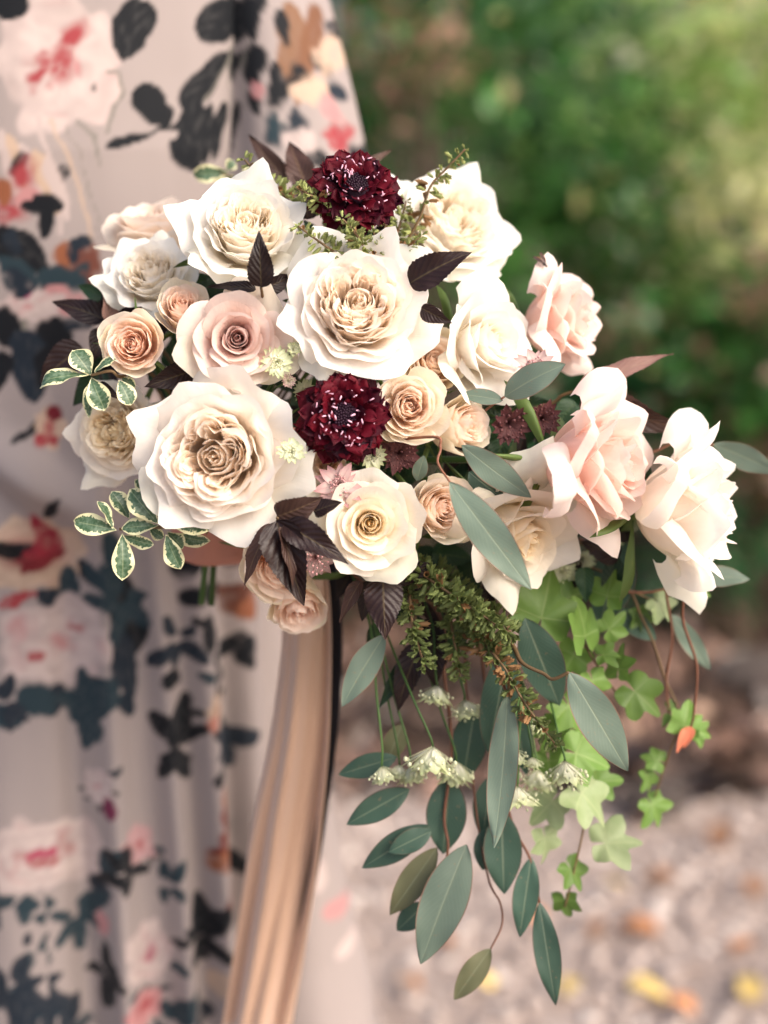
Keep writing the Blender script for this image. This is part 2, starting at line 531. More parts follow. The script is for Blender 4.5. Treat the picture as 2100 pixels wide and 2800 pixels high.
# ================================================================== the setting
def hash2(ix, iy, seed):
    h = (ix * 374761393 + iy * 668265263 + seed * 974634777) & 0xffffffff
    h = ((h ^ (h >> 13)) * 1274126177) & 0xffffffff
    return ((h ^ (h >> 16)) & 0xffff) / 65535.0

def vnoise(x, y, seed=0):
    xi = np.floor(x).astype(np.int64); yi = np.floor(y).astype(np.int64)
    fx = x - xi; fy = y - yi
    fx = fx * fx * (3 - 2 * fx); fy = fy * fy * (3 - 2 * fy)
    a = hash2(xi, yi, seed); b = hash2(xi + 1, yi, seed); c = hash2(xi, yi + 1, seed); d = hash2(xi + 1, yi + 1, seed)
    return (a * (1 - fx) + b * fx) * (1 - fy) + (c * (1 - fx) + d * fx) * fy

def fbm(x, y, seed=0, o=4):
    s = 0; a = .5; t = 0
    for k in range(o):
        s = s + a * vnoise(x * 2 ** k, y * 2 ** k, seed + k); t += a; a *= .5
    return s / t

# ---- ground, path and planting bed
def ground_mat(name, cols, scale, bumpd):
    m, nt, out = newmat(name)
    h = N(nt)
    tc = h.n("ShaderNodeTexCoord").outputs["Object"]
    n1 = h.noise(tc, scale, 6, .65)
    n2 = h.noise(tc, scale * 7, 4, .7)
    n3 = h.noise(tc, scale * .25, 3, .5)
    c = h.ramp(h.math('ADD', h.math('MULTIPLY', n1, .55), h.math('MULTIPLY', n2, .45)), cols)
    c = h.mix(h.ramp(n3, [(.4, 0.0), (.7, .5)]), c, cols[0][1])
    p = h.n("ShaderNodeBsdfPrincipled")
    h.l(c, p.inputs["Base Color"]); p.inputs["Roughness"].default_value = .9
    b = h.n("ShaderNodeBump"); b.inputs["Distance"].default_value = bumpd; b.inputs["Strength"].default_value = .8
    h.l(n2, b.inputs["Height"]); h.l(b.outputs[0], p.inputs["Normal"])
    h.l(p.outputs[0], out.inputs["Surface"])
    return m

def sheet(name, x0, x1, y0, y1, nx, ny, fz, mat):
    X, Y = np.meshgrid(np.linspace(x0, x1, nx), np.linspace(y0, y1, ny))
    Z = fz(X, Y)
    return obj(name, make_mesh(name, np.stack([X, Y, Z], -1).reshape(-1, 3), grid_faces(nx, ny), None, mat))

PATH = ground_mat("gravel_path", [(.30, (.18, .13, .11)), (.46, (.30, .235, .205)), (.58, (.38, .31, .275)), (.75, (.50, .43, .39))], 9, .01)
SOIL = ground_mat("leaf_litter_soil", [(.30, (.05, .032, .022)), (.45, (.15, .095, .07)), (.6, (.28, .18, .13)), (.8, (.42, .29, .22))], 7, .03)
g = sheet("ground", -120, 120, -120, 160, 30, 30, lambda x, y: x * 0 - .03, SOIL); g["kind"] = "structure"
g = sheet("gravel_path", -9, 9, -8, 2.50, 60, 60, lambda x, y: .0 + .004 * fbm(x * 3, y * 3, 3), PATH); g["kind"] = "structure"
g = sheet("planting_bed", -9, 9, 2.45, 9.0, 160, 90, lambda x, y: -.02 + .10 * np.clip((y - 2.48 - .22 * (fbm(x * 2.2, x * 0, 9) - .5)) / .8, 0, 1) + .10 * (fbm(x * 5, y * 5, 5) - .5) * np.clip((y - 2.45) * 3, 0, 1), SOIL); g["kind"] = "structure"

# pebbles on the path: uncountable
rng = np.random.default_rng(7)
def pebble_mat():
    m, nt, out = newmat("pebble_stone")
    h = N(nt)
    tc = h.n("ShaderNodeTexCoord").outputs["Object"]
    c = h.ramp(h.noise(tc, 30, 1, .5), [(.3, (.22, .165, .14)), (.45, (.32, .255, .225)), (.56, (.43, .355, .32)), (.7, (.58, .51, .47))])
    p = h.n("ShaderNodeBsdfPrincipled"); h.l(c, p.inputs["Base Color"]); p.inputs["Roughness"].default_value = .8
    h.l(p.outputs[0], out.inputs["Surface"])
    return m
J = Join()
bmt = bmesh.new(); bmesh.ops.create_icosphere(bmt, subdivisions=1, radius=1)
IV = np.array([v.co[:] for v in bmt.verts]); IF = [tuple(v.index for v in f.verts) for f in bmt.faces]; bmt.free()
for k in range(2600):
    y = rng.uniform(1.45, 2.6); x = rng.uniform(-.9, 1.1)
    s = rng.uniform(.006, .02) * np.array([1, rng.uniform(.6, 1), rng.uniform(.4, .6)])
    a = rng.uniform(0, 6.28); R = np.array([[math.cos(a), -math.sin(a), 0], [math.sin(a), math.cos(a), 0], [0, 0, 1]])
    J.add((IV * s * (1 + .2 * rng.normal(0, 1, (len(IV), 1)))) @ R.T + np.array([x, y, .004]), IF)
tag(obj("gravel", J.mesh("gravel", pebble_mat())), "loose pinkish beige pebbles scattered over the path", "gravel", kind="stuff")

# ---- one generic leaf, used everywhere
def leaf_arrays(rng, shape='lance', nu=7, nv=15, width=.3, fold=.15, bend=.2, twist=0.0, serr=0.0, nser=12, wave=.01, tipcurl=0.0):
    """unit leaf: foot at the origin, tip at (0,1,0), faces +Z"""
    v = np.linspace(0, 1, nv)[:, None]; u = np.linspace(-1, 1, nu)[None, :]
    if shape == 'lance': w = np.sin(np.pi * v ** .85) ** .9 * (1 - .25 * v)
    elif shape == 'sickle': w = np.sin(np.pi * np.clip(v, 0, 1) ** .9) ** .8
    elif shape == 'ovate': w = np.sin(np.pi * v ** .62) ** .85 * (1 - .35 * v) * 1.15
    elif shape == 'obovate': w = np.sin(np.pi * v ** 1.35) ** .75
    elif shape == 'oval': w = np.sin(np.pi * v) ** .55
    else: w = np.sin(np.pi * v)
    w = w / w.max() * width * .5
    w = np.maximum(w, .004)
    if serr:
        tri = np.abs(((v * nser) % 1) - .3) / .7
        w = w * (1 + serr * (tri - .5) * np.clip(np.sin(np.pi * v) * 2, 0, 1))
    p = rng.uniform(0, 6.28, 2)
    x = u * w
    z = np.abs(u) * w * math.tan(fold) if fold else x * 0
    z = z + wave * np.sin(9 * v + p[0] + 2.2 * u) * np.abs(u) + wave * .6 * np.sin(17 * v + p[1]) * u * u
    y = v + 0 * u
    # twist about the long axis
    if twist:
        a = twist * v
        x, z = x * np.cos(a) - z * np.sin(a), x * np.sin(a) + z * np.cos(a)
    # bend along the length
    ang = bend * (v - .5) * 2 + tipcurl * np.clip((v - .6) / .4, 0, 1) ** 2
    dy = np.cos(-ang) / (nv - 1); dz = np.sin(-ang) / (nv - 1)
    cy = np.cumsum(dy, 0) - dy[0]; cz = np.cumsum(dz, 0) - dz[0]
    Y = cy - z * np.sin(-ang); Z = cz + z * np.cos(-ang)
    X = x + 0 * Y
    # send the tip to (0,1,0)
    ty, tz = float(Y[-1, nu // 2]), float(Z[-1, nu // 2])
    ln = math.hypot(ty, tz); c, s = ty / ln, tz / ln
    Y2 = (Y * c + Z * s) / ln; Z2 = (-Y * s + Z * c) / ln
    V = np.stack([X / ln, Y2, Z2], -1).reshape(-1, 3)
    UV = np.stack([np.broadcast_to(u * .5 + .5, (nv, nu)), np.broadcast_to(v, (nv, nu))], -1).reshape(-1, 2)
    return V, grid_faces(nu, nv), UV

def leaf_between(name, base, tip, arr, mat, parent, normal=None, roll=0.0):
    """lay a unit leaf from base to tip (world points)"""
    V, F, UV = arr
    y = (tip - base); ln = y.length; y = y.normalized()
    nrm = normal if normal is not None else (CAM - base).normalized()
    x = y.cross(nrm)
    if x.length < 1e-4: x = y.cross(RIGHT + UP * .3)
    x.normalize(); z = x.cross(y)
    if roll:
        q = Matrix.Rotation(roll, 3, y); x = q @ x; z = q @ z
    A = np.array([x[:], y[:], z[:]])
    P = (V * ln) @ A + np.array(base[:])
    inv = np.array(PINV(parent)); P = P @ inv[:3, :3].T + inv[:3, 3]
    return obj(name, make_mesh(name, P, F, UV, mat), parent)

# ---- shrubs behind
def shrub_mat(name, c1, c2, c3, trans=.42):
    m, nt, out = newmat(name)
    h = N(nt)
    uv = h.n("ShaderNodeUVMap").outputs[0]          # u: one random number per leaf
    sep = h.n("ShaderNodeSeparateXYZ"); h.l(uv, sep.inputs[0])
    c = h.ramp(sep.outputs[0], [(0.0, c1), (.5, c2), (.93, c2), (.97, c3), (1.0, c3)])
    leafy_shader(h, out, c, c, trans, .32, .6)
    return m
SH = [shrub_mat("shrub_leaf_green", (.014, .06, .014), (.10, .28, .06), (.70, .64, .30)),
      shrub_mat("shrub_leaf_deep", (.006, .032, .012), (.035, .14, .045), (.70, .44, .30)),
      shrub_mat("shrub_leaf_lime_painted_sun", (.10, .23, .05), (.40, .56, .18), (.94, .90, .60)),  # sunlight on the foliage painted in as a pale lime leaf colour
      shrub_mat("shrub_leaf_gold_painted_sun", (.50, .52, .20), (.90, .87, .55), (.94, .92, .70)),  # bright sunlit foliage painted in as pale gold leaves
      shrub_mat("shrub_leaf_russet", (.12, .065, .04), (.38, .23, .15), (.60, .38, .25))]
WOOD = plain_leaf_mat("shrub_wood", (.05, .035, .025), (.10, .07, .05), 0, .8, .2, 40)
LV, LF, _ = leaf_arrays(np.random.default_rng(1), 'ovate', 3, 4, .55, .2, .25)
def shrub(label, x, y, rx, ry, h0, h1, n, mat, seed, size=.05, dens=.55, group="shrubs behind the path"):
    rng = np.random.default_rng(seed)
    root = empty("shrub", Vector((x, y, .05)))
    tag(root, label, "shrub", group)
    Jn = Join()
    nc = max(8, n // 70)
    # clumps
    cz = rng.uniform(0, 1, nc); ca = rng.uniform(0, 6.28, nc); cr = rng.uniform(.2, 1, nc) ** .5
    prof = np.sin(np.pi * np.clip(cz * .8 + .2, 0, 1)) ** .5
    CC = np.stack([rx * cr * np.cos(ca) * prof, ry * cr * np.sin(ca) * prof, h0 + (h1 - h0) * cz], -1)
    which = rng.integers(0, nc, n)
    cs = rng.uniform(.05, .12, nc)
    P = CC[which] + rng.normal(0, 1, (n, 3)) * cs[which][:, None] * np.array([1, 1, .8])
    P[:, 2] = np.maximum(P[:, 2], .03)
    tone = np.clip(rng.beta(.8, 1.4, nc)[which] * .75 + rng.uniform(0, .2, n), 0, .9); tone[rng.uniform(0, 1, n) < .030] = 1.0  # a few leaves take the pale colour: glints painted into the foliage
    vs = []; fs = []; uvs = []
    for k in range(n):
        d = np.array([rng.normal(), rng.normal(), rng.normal() * .6 + .1]); d /= np.linalg.norm(d)
        nn = np.array([rng.normal() * .6, rng.normal() * .6, 1.0]); xx = np.cross(d, nn); xx /= np.linalg.norm(xx) + 1e-9; zz = np.cross(xx, d)
        s = size * rng.uniform(.6, 1.3)
        vs.append((LV * s) @ np.array([xx, d, zz]) + P[k])
        o = k * len(LV)
        fs += [tuple(i + o for i in q) for q in LF]
        uvs.append(np.full((len(LV), 2), tone[k]))
    fo = obj("foliage", make_mesh("foliage", np.concatenate(vs), fs, np.concatenate(uvs), mat), root)
    fo["kind"] = "stuff"
    for k in range(7):
        c = CC[rng.integers(0, nc)]
        v, f = tube_arrays(catmull([(rng.normal(0, .05), rng.normal(0, .05), -.08), (c[0] * .3 + rng.normal(0, .04), c[1] * .3, c[2] * .4), tuple(c)], 4), .012, .004, 5)
        obj("branch", make_mesh("branch", v, f, None, WOOD), root)
    return root

shrub("tall deep green shrub beside the gown's sleeve", -.42, 3.75, .45, .4, .25, 2.1, 3000, SH[1], 1, .065)
shrub("broad mid green shrub at the middle of the hedge", .20, 3.70, .50, .42, .25, 1.62, 3200, SH[0], 2, .062)
shrub("green shrub with tawny leaves at the end of the hedge", .90, 3.6, .45, .36, .3, .80, 1900, SH[0], 3, .062)
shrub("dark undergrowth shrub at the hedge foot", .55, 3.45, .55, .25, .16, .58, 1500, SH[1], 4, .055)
shrub("russet leaved low shrub at the end of the bed", 1.0, 3.35, .35, .25, .35, .85, 700, SH[4], 5, .06)
shrub("lime green shrub with sunlight painted into its leaves rising behind the hedge", .66, 4.0, .42, .32, .65, 1.5, 2000, SH[2], 6, .065)
shrub("golden green shrub with sunlight painted into its leaves behind the hedge", 1.0, 3.95, .30, .3, .72, 1.62, 1700, SH[3], 7, .065)
shrub("large dark green shrub filling the background", -.2, 5.6, 1.0, .6, .2, 2.6, 4200, SH[1], 8, .07)
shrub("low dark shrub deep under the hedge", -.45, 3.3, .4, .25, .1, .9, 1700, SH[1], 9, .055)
shrub("wide green shrub closing the far background", 1.2, 7.2, 1.8, .6, .1, 1.20, 4200, SH[0], 10, .07)
shrub("pale lime shrub painted as sunlit foliage far behind the middle of the hedge", .95, 6.4, .5, .4, .8, 2.1, 900, SH[2], 18, .08)
shrub("deep green shrub standing behind the lime one", .15, 5.0, .45, .4, .8, 2.1, 1700, SH[0], 19, .07)
shrub("small dark leafy clump low in the bed", .80, 3.15, .16, .12, .12, .34, 260, SH[1], 23, .05)  # dark leafy clump set as a dark spot in the bed
shrub("russet brown shrub showing through a gap in the hedge", .10, 3.30, .12, .1, 1.12, 1.36, 110, SH[4], 14, .055)

# leaf litter covering the bed: uncountable
rng = np.random.default_rng(31)
vs = []; fs = []; uvs = []
nl = 2600
for k in range(nl):
    x = rng.uniform(-.9, 1.3); y = 2.48 + 1.5 * rng.uniform(0, 1) ** 1.3
    z = -.02 + .10 * min(max((y - 2.55) / .8, 0), 1) + rng.uniform(.0, .05)
    d = np.array([rng.normal(), rng.normal(), rng.normal() * .35]); d /= np.linalg.norm(d)
    nn = np.array([rng.normal() * .5, rng.normal() * .5, 1.0]); xx = np.cross(d, nn); xx /= np.linalg.norm(xx); zz = np.cross(xx, d)
    vs.append((LV * rng.uniform(.04, .10)) @ np.array([xx, d, zz]) + np.array([x, y, z]))
    fs += [tuple(i + k * len(LV) for i in q_) for q_ in LF]
    uvs.append(np.full((len(LV), 2), rng.beta(.8, 1.3) if math.sin(x * 7 + 1) * math.sin(y * 6) > -.2 else rng.uniform(0, .12)))
LITM = shrub_mat("leaf_litter", (.012, .008, .007), (.26, .155, .115), (.62, .42, .30), .1)
tag(obj("leaf_litter", make_mesh("leaf_litter", np.concatenate(vs), fs, np.concatenate(uvs), LITM)), "brown dry leaf litter covering the planting bed under the hedge", "leaf litter", kind="stuff")
# dark rounded lumps set as dark spots by the path and in the bed
LMP = plain_leaf_mat("dark_lump", (.035, .028, .026), (.10, .08, .07), 0, .85, .2, 30)
for k, (px, py, sz, lb) in enumerate([(1790, 2180, .05, "low dark grey lump at the edge of the gravel path"), (2075, 1850, .10, "dark lump lying among the leaf litter under the hedge")]):
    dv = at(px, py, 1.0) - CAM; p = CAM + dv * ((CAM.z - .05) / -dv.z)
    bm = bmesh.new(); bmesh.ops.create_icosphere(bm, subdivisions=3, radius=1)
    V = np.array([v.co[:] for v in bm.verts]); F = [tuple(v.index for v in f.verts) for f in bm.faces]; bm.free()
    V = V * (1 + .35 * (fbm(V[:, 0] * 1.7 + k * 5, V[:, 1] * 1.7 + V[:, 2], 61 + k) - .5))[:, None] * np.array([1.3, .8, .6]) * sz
    o = obj("lump", make_mesh("lump", V, F, None, LMP)); o.location = p; tag(o, lb, "lump")

# fallen leaves on the path and bed, one object each
def litter_mat(name, a, b):
    return plain_leaf_mat(name, a, b, .2, .6, .3, 18)
LM = [litter_mat("fallen_leaf_yellow", (.62, .44, .13), (.72, .54, .2)), litter_mat("fallen_leaf_orange", (.50, .20, .08), (.60, .28, .12)), litter_mat("fallen_leaf_brown", (.20, .10, .06), (.30, .17, .1))]
rng = np.random.default_rng(12)
LW = ["yellow", "orange", "brown"]
fallen = [(1800, 2550, 1, .07), (1720, 2690, 0, .06), (2060, 2740, 0, .06), (1580, 2680, 0, .05), (1850, 2400, 2, .06), (1960, 2320, 2, .07), (1650, 2420, 0, .04),
          (2000, 2600, 1, .04), (1480, 2520, 1, .045), (1350, 2700, 0, .04), (1900, 2770, 1, .05), (1100, 2680, 1, .045), (1620, 2560, 2, .05), (2060, 2450, 2, .06), (1760, 2250, 2, .06), (1240, 2560, 1, .04)]
for k, (px, py, ci, sz) in enumerate(fallen):
    dv = at(px, py, 1.0) - CAM
    p = CAM + dv * ((CAM.z - .018) / -dv.z)
    V, F, UV = leaf_arrays(rng, 'ovate', 5, 9, .6, .25, .5, 0, .15, 6, .03, .4)
    a = rng.uniform(0, 6.28)
    R = np.array(Matrix.Rotation(a, 3, 'Z') @ Matrix.Rotation(rng.uniform(-.3, .3), 3, 'X'))
    o = obj("fallen_leaf", make_mesh("fallen_leaf", (V * sz) @ R.T, F, UV, LM[ci]))
    o.location = p
    same = [f_[3] for f_ in fallen if f_[2] == ci]
    if sz == max(same) and same.count(sz) == 1:
        tag(o, "largest %s fallen leaf lying on the gravel path" % LW[ci], "leaf", "%s fallen leaves on the path" % LW[ci])
    elif py < 2480:
        tag(o, "%s fallen leaf lying where the path meets the planting bed" % LW[ci], "leaf", "%s fallen leaves on the path" % LW[ci])
    else:
        tag(o, "small %s fallen leaf lying out on the open gravel" % LW[ci], "leaf", "%s fallen leaves on the path" % LW[ci])

# ================================================================== person: body, gown, sleeve
PLANE_Y = 1.06
def on_gown(px, py):
    dv = at(px, py, 1.0) - CAM
    p = CAM + dv * (PLANE_Y / dv.y)
    return p.x, p.z

# print of the gown: (kind, data...) in photograph pixels, turned into metres on the cloth
BASEC = np.array([.44, .375, .36])
BLK = (.012, .014, .018); TEAL = (.03, .055, .07); RED = (.42, .07, .08); PINK = (.62, .30, .30); WHT = (.66, .54, .51); CRM = (.68, .50, .38); RUST = (.34, .12, .06); GREY = (.26, .24, .21); BRN = (.28, .15, .09); CORAL = (.60, .26, .20); NAVY = (.02, .03, .045)
PR = []
def E(cx, cy, rx, ry, col, rot=0, rough=.25, soft=.15): PR.append(('e', cx, cy, rx, ry, col, rot, rough, soft))
def Lf(x0, y0, x1, y1, w, col=BLK, vein=0): PR.append(('l', x0, y0, x1, y1, w, col, vein))
def St(pts, w, col=GREY):
    for a, b in zip(pts[:-1], pts[1:]): PR.append(('s', a[0], a[1], b[0], b[1], w, col))
_fr = random.Random(9)
def Fl(cx, cy, rx, ry, col, heart, hr, rot=0, stripes=1):
    if cy > 1300 and rx > 40:
        for k in range(5):
            a = _fr.uniform(.2, 2.9) if k < 3 else _fr.uniform(0, 6.28)
            q = .85; l = _fr.uniform(.5, .9) * min(rx, 110)
            x0 = cx + q * rx * math.cos(a); y0 = cy + q * ry * math.sin(a); b = a + _fr.uniform(-.8, .8)
            Lf(x0, y0, x0 + l * math.cos(b), y0 + l * math.sin(b), l * .5, _fr.choice([BLK, TEAL, NAVY]), 1)
    PR.append(('f', cx, cy, rx, ry, col, heart, hr, rot, stripes))
# upper panel
Fl(160, 170, 170, 190, WHT, RED, .30, .3); E(178, 125, 40, 70, RED, .4, .5, .5); E(90, 210, 22, 60, RED, .5, .6, .6); E(215, 190, 14, 30, PINK, .2, .5, .6)
E(30, 10, 60, 45, BLK); Lf(405, -10, 318, 152, 90, BLK, 1)
St([(150, 330), (200, 480), (255, 665)], 12, CRM); St([(190, 350), (240, 520), (275, 650)], 7, GREY); St([(120, 330), (140, 520), (170, 640)], 16, WHT)
for k in range(5): Lf(10 + 28 * k, 360 + 18 * k, 60 + 30 * k, 560 + 10 * k, 40, CRM if k % 2 else WHT)
E(52, 440, 26, 40, BLK, .5, .5, .3); E(60, 470, 40, 60, RED, .5, .6, .6); E(30, 570, 60, 50, RED, .1, .6, .6); E(75, 540, 30, 34, PINK); E(10, 520, 25, 40, RUST)
E(164, 471, 17, 20, BLK, 0, .6); E(268, 252, 13, 18, BLK, 0, .6)
Lf(85, 545, 168, 566, 46); Lf(118, 560, 128, 662, 34); Lf(60, 560, 120, 570, 26)
Lf(553, 82, 700, -25, 80, BLK, 1); Lf(655, -30, 683, 105, 36); Lf(640, 10, 690, 70, 26)
Lf(490, 306, 645, 122, 62, BLK, 1); E(686, 170, 36, 56, BLK, .2, .4); Lf(645, 115, 700, 225, 40); Lf(655, 250, 705, 320, 40, BLK, 1)
St([(663, 90), (640, 160), (600, 230), (560, 275)], 10, GREY); St([(650, 130), (640, 230), (645, 300)], 8, GREY)
Lf(375, 238, 440, 352, 66); Lf(440, 290, 452, 356, 40); Lf(292, 408, 410, 368, 32); St([(408, 371), (470, 350), (560, 305)], 13, BLK)
E(535, 350, 66, 62, BLK, .2, .5); Lf(470, 380, 545, 455, 60); Lf(545, 290, 530, 450, 90, BLK, 1); Lf(620, 285, 592, 450, 36, BLK, 1); Lf(575, 285, 565, 455, 30, BLK, 1)
St([(285, 192), (320, 200), (335, 260), (310, 320), (285, 372)], 14, GREY); St([(212, 332), (255, 380), (265, 420), (268, 466)], 12, GREY)
E(690, 240, 25, 22, PINK)
# left middle
Lf(-20, 640, 140, 745, 90, BLK, 1); E(55, 745, 75, 55, TEAL, .2, .6); Lf(120, 790, 200, 735, 60, TEAL); E(195, 694, 38, 32, RUST, .4, .5); E(250, 735, 40, 45, (.2, .07, .05), 0, .6); E(180, 810, 60, 35, PINK, 0, .5)
Fl(85, 842, 100, 52, WHT, PINK, .2); E(77, 800, 18, 12, (.5, .08, .2)); E(15, 900, 55, 60, BLK, 0, .4); E(150, 905, 60, 50, BLK, 0, .4); St([(70, 880), (60, 960), (40, 1030)], 22, GREY)
Lf(60, 900, 85, 1100, 90, NAVY, 1); Lf(130, 960, 100, 1060, 50, BLK); Lf(0, 960, -20, 1080, 50, BLK)
Lf(37, 1212, 122, 1128, 22); Fl(134, 1172, 52, 60, CRM, RED, .5); E(110, 1200, 26, 20, RED, 0, .5); E(150, 1205, 18, 16, RED); E(150, 1130, 26, 22, (.2, .02, .03))
Lf(128, 1412, 185, 1348, 28)
# lower panel
Fl(85, 1510, 150, 110, CRM, (.3, .03, .05), .6); Lf(-20, 1470, 110, 1500, 50, BLK); E(110, 1460, 45, 60, (.35, .03, .05), 0, .6); Lf(60, 1560, 170, 1500, 34, (.25, .03, .04)); E(40, 1610, 60, 22, RED, 0, .6)
Fl(165, 1740, 160, 125, WHT, PINK, .25); E(197, 1713, 28, 26, RED, 0, .5, .6); E(112, 1768, 22, 30, RED, 0, .5, .6); E(60, 1690, 40, 50, PINK, 0, .5, .7)
Lf(-10, 1910, 95, 1952, 60, TEAL); Lf(80, 1850, 160, 1930, 70, TEAL); Lf(205, 1955, 330, 1815, 80, TEAL, 1); Lf(330, 1880, 375, 1935, 46, NAVY); Lf(0, 1850, 40, 1870, 40, NAVY)
Lf(300, 1540, 372, 1790, 84, BLK, 1); Lf(310, 1700, 370, 1900, 60, NAVY, 1); Lf(230, 1540, 290, 1600, 40, TEAL); Lf(280, 1440, 330, 1560, 46, TEAL)
E(535, 1650, 62, 36, BLK, .1, .4); E(563, 1760, 46, 62, BLK, 0, .4); E(624, 1664, 32, 34, BLK, 0, .4); E(500, 1570, 40, 30, BLK, 0, .5); Lf(500, 1700, 560, 1720, 26); Lf(440, 1840, 480, 1880, 40); Lf(520, 1850, 590, 1870, 30, TEAL)
Fl(583, 1950, 52, 52, CRM, RUST, .5); E(560, 1985, 28, 26, CORAL); E(470, 2030, 34, 40, BLK, 0, .7); Lf(600, 2150, 655, 2020, 60); Lf(550, 2130, 620, 2145, 40); Lf(640, 2060, 690, 2080, 40); Lf(470, 2090, 520, 2060, 40)
Fl(264, 2110, 48, 45, WHT, PINK, .2); Fl(142, 2290, 158, 110, WHT, RED, .22); E(140, 2302, 26, 20, (.5, .05, .12), 0, .5, .5)
Lf(265, 2340, 330, 2270, 46, TEAL); E(14, 2358, 22, 34, BLK); Lf(100, 2410, 170, 2420, 34, TEAL); Lf(215, 2470, 300, 2390, 50, TEAL); E(300, 2175, 22, 34, (.2, .03, .08))
Fl(375, 2268, 46, 56, (.62, .38, .38), RED, .3); E(280, 2470, 30, 40, PINK); Fl(398, 2560, 62, 100, WHT, (.4, .06, .12), .3); Fl(395, 2700, 58, 62, PINK, RED, .5)
E(597, 2200, 40, 70, RUST, .1, .6); E(590, 2310, 48, 90, RUST, 0, .7); E(560, 2250, 30, 60, (.2, .04, .03), 0, .7); E(640, 2280, 30, 80, BLK, 0, .7); E(620, 2440, 40, 60, (.15, .05, .04), 0, .7)
E(719, 1734, 48, 52, RUST, 0, .5); E(680, 1700, 34, 60, (.16, .06, .04), 0, .6); E(712, 1860, 36, 66, BLK, 0, .5); E(660, 1560, 60, 50, (.12, .05, .04), 0, .6)
E(536, 2547, 48, 46, BLK, 0, .7); E(88, 2630, 90, 60, TEAL, .4, .9); E(120, 2560, 30, 40, TEAL, 0, .7); E(305, 2590, 26, 34, BLK, 0, .5); E(224, 2740, 70, 36, TEAL, 0, .8); E(120, 2490, 14, 26, NAVY); E(580, 2640, 40, 40, CRM, 0, .7); E(545, 2740, 40, 30, NAVY, 0, .7)
Fl(895, 2320, 60, 110, CORAL, (.6, .3, .2), .3); E(835, 2745, 60, 34, NAVY, 0, .7); E(956, 2663, 40, 30, PINK, .5, .5); E(920, 2560, 30, 50, WHT); E(980, 2780, 40, 30, WHT); E(870, 2480, 40, 30, GREY, 0, .7)
# sleeve and the cloth behind the flowers
Lf(770, -20, 800, 250, 66, BRN, 1); Lf(855, -20, 810, 280, 44, (.24, .11, .06), 1); Lf(745, 10, 770, 120, 34, BLK); E(790, 235, 60, 40, BLK, -.5, .6); Lf(740, 150, 760, 300, 30, BLK); E(905, 70, 26, 30, BLK, 0, .6); Lf(850, 120, 900, 200, 34, BLK)
E(860, 250, 60, 40, CRM, 0, .6); E(800, 350, 66, 34, NAVY, -.2, .7); E(820, 375, 52, 24, WHT, .2, .5); E(942, 365, 34, 40, RED, .2, .7); E(920, 290, 28, 34, PINK, 0, .6); Lf(900, 215, 945, 280, 26, NAVY); E(985, 420, 30, 30, BLK, 0, .6); E(760, 330, 26, 40, TEAL, 0, .6); E(860, 420, 40, 24, BLK, 0, .6); E(890, 150, 30, 60, CRM, 0, .6)
_r = random.Random(4)
for k in range(46):                # print carried on round the far side of the gown
    x = _r.uniform(-800, -290); y = _r.uniform(-200, 3600)
    if k % 4 == 0: Fl(x, y, _r.uniform(90, 150), _r.uniform(90, 130), _r.choice([WHT, CRM]), RED, .3)
    a = _r.uniform(0, 6.28); l = _r.uniform(70, 140); Lf(x + 60, y + 60, x + 60 + l * math.cos(a), y + 60 + l * math.sin(a), l * .5, _r.choice([BLK, TEAL]), 1)
for (x, y, n_, l0) in [(330, 1620, 5, 120), (470, 1760, 5, 100), (630, 1860, 4, 100), (470, 2020, 6, 110), (640, 2090, 6, 120), (330, 2330, 5, 90), (540, 2540, 6, 120), (300, 2600, 5, 100), (660, 2380, 5, 110), (450, 2380, 4, 90), (470, 2760, 5, 110),
                       (90, 2620, 7, 150), (30, 1900, 4, 110), (250, 1900, 5, 130), (30, 2400, 4, 90), (200, 2460, 5, 100), (170, 2760, 5, 120)]:
    a0 = _r.uniform(0, 6.28); cc = _r.choice([BLK, BLK, TEAL, NAVY]) if x > 280 else _r.choice([TEAL, NAVY])
    for j in range(n_):
        a = a0 + j * 6.28 / n_ * _r.uniform(.7, 1.1); l = l0 * _r.uniform(.6, 1.1)
        Lf(x + 12 * math.cos(a), y + 12 * math.sin(a), x + l * math.cos(a) * .8, y + l * math.sin(a), l * .42, cc, 1)
for k in range(10):
    E(_r.uniform(-20, 240), _r.uniform(600, 1120), _r.uniform(20, 46), _r.uniform(20, 46), _r.choice([BLK, NAVY, TEAL]), _r.uniform(0, 3), .7)
for k in range(16):                # print carried on behind the flowers
    x = _r.uniform(420, 980); y = _r.uniform(560, 1430)
    if k % 3 == 0: Fl(x, y, 75, 70, WHT, RED, .3)
    else: Lf(x, y, x + _r.uniform(-90, 90), y + _r.uniform(40, 110), 50)

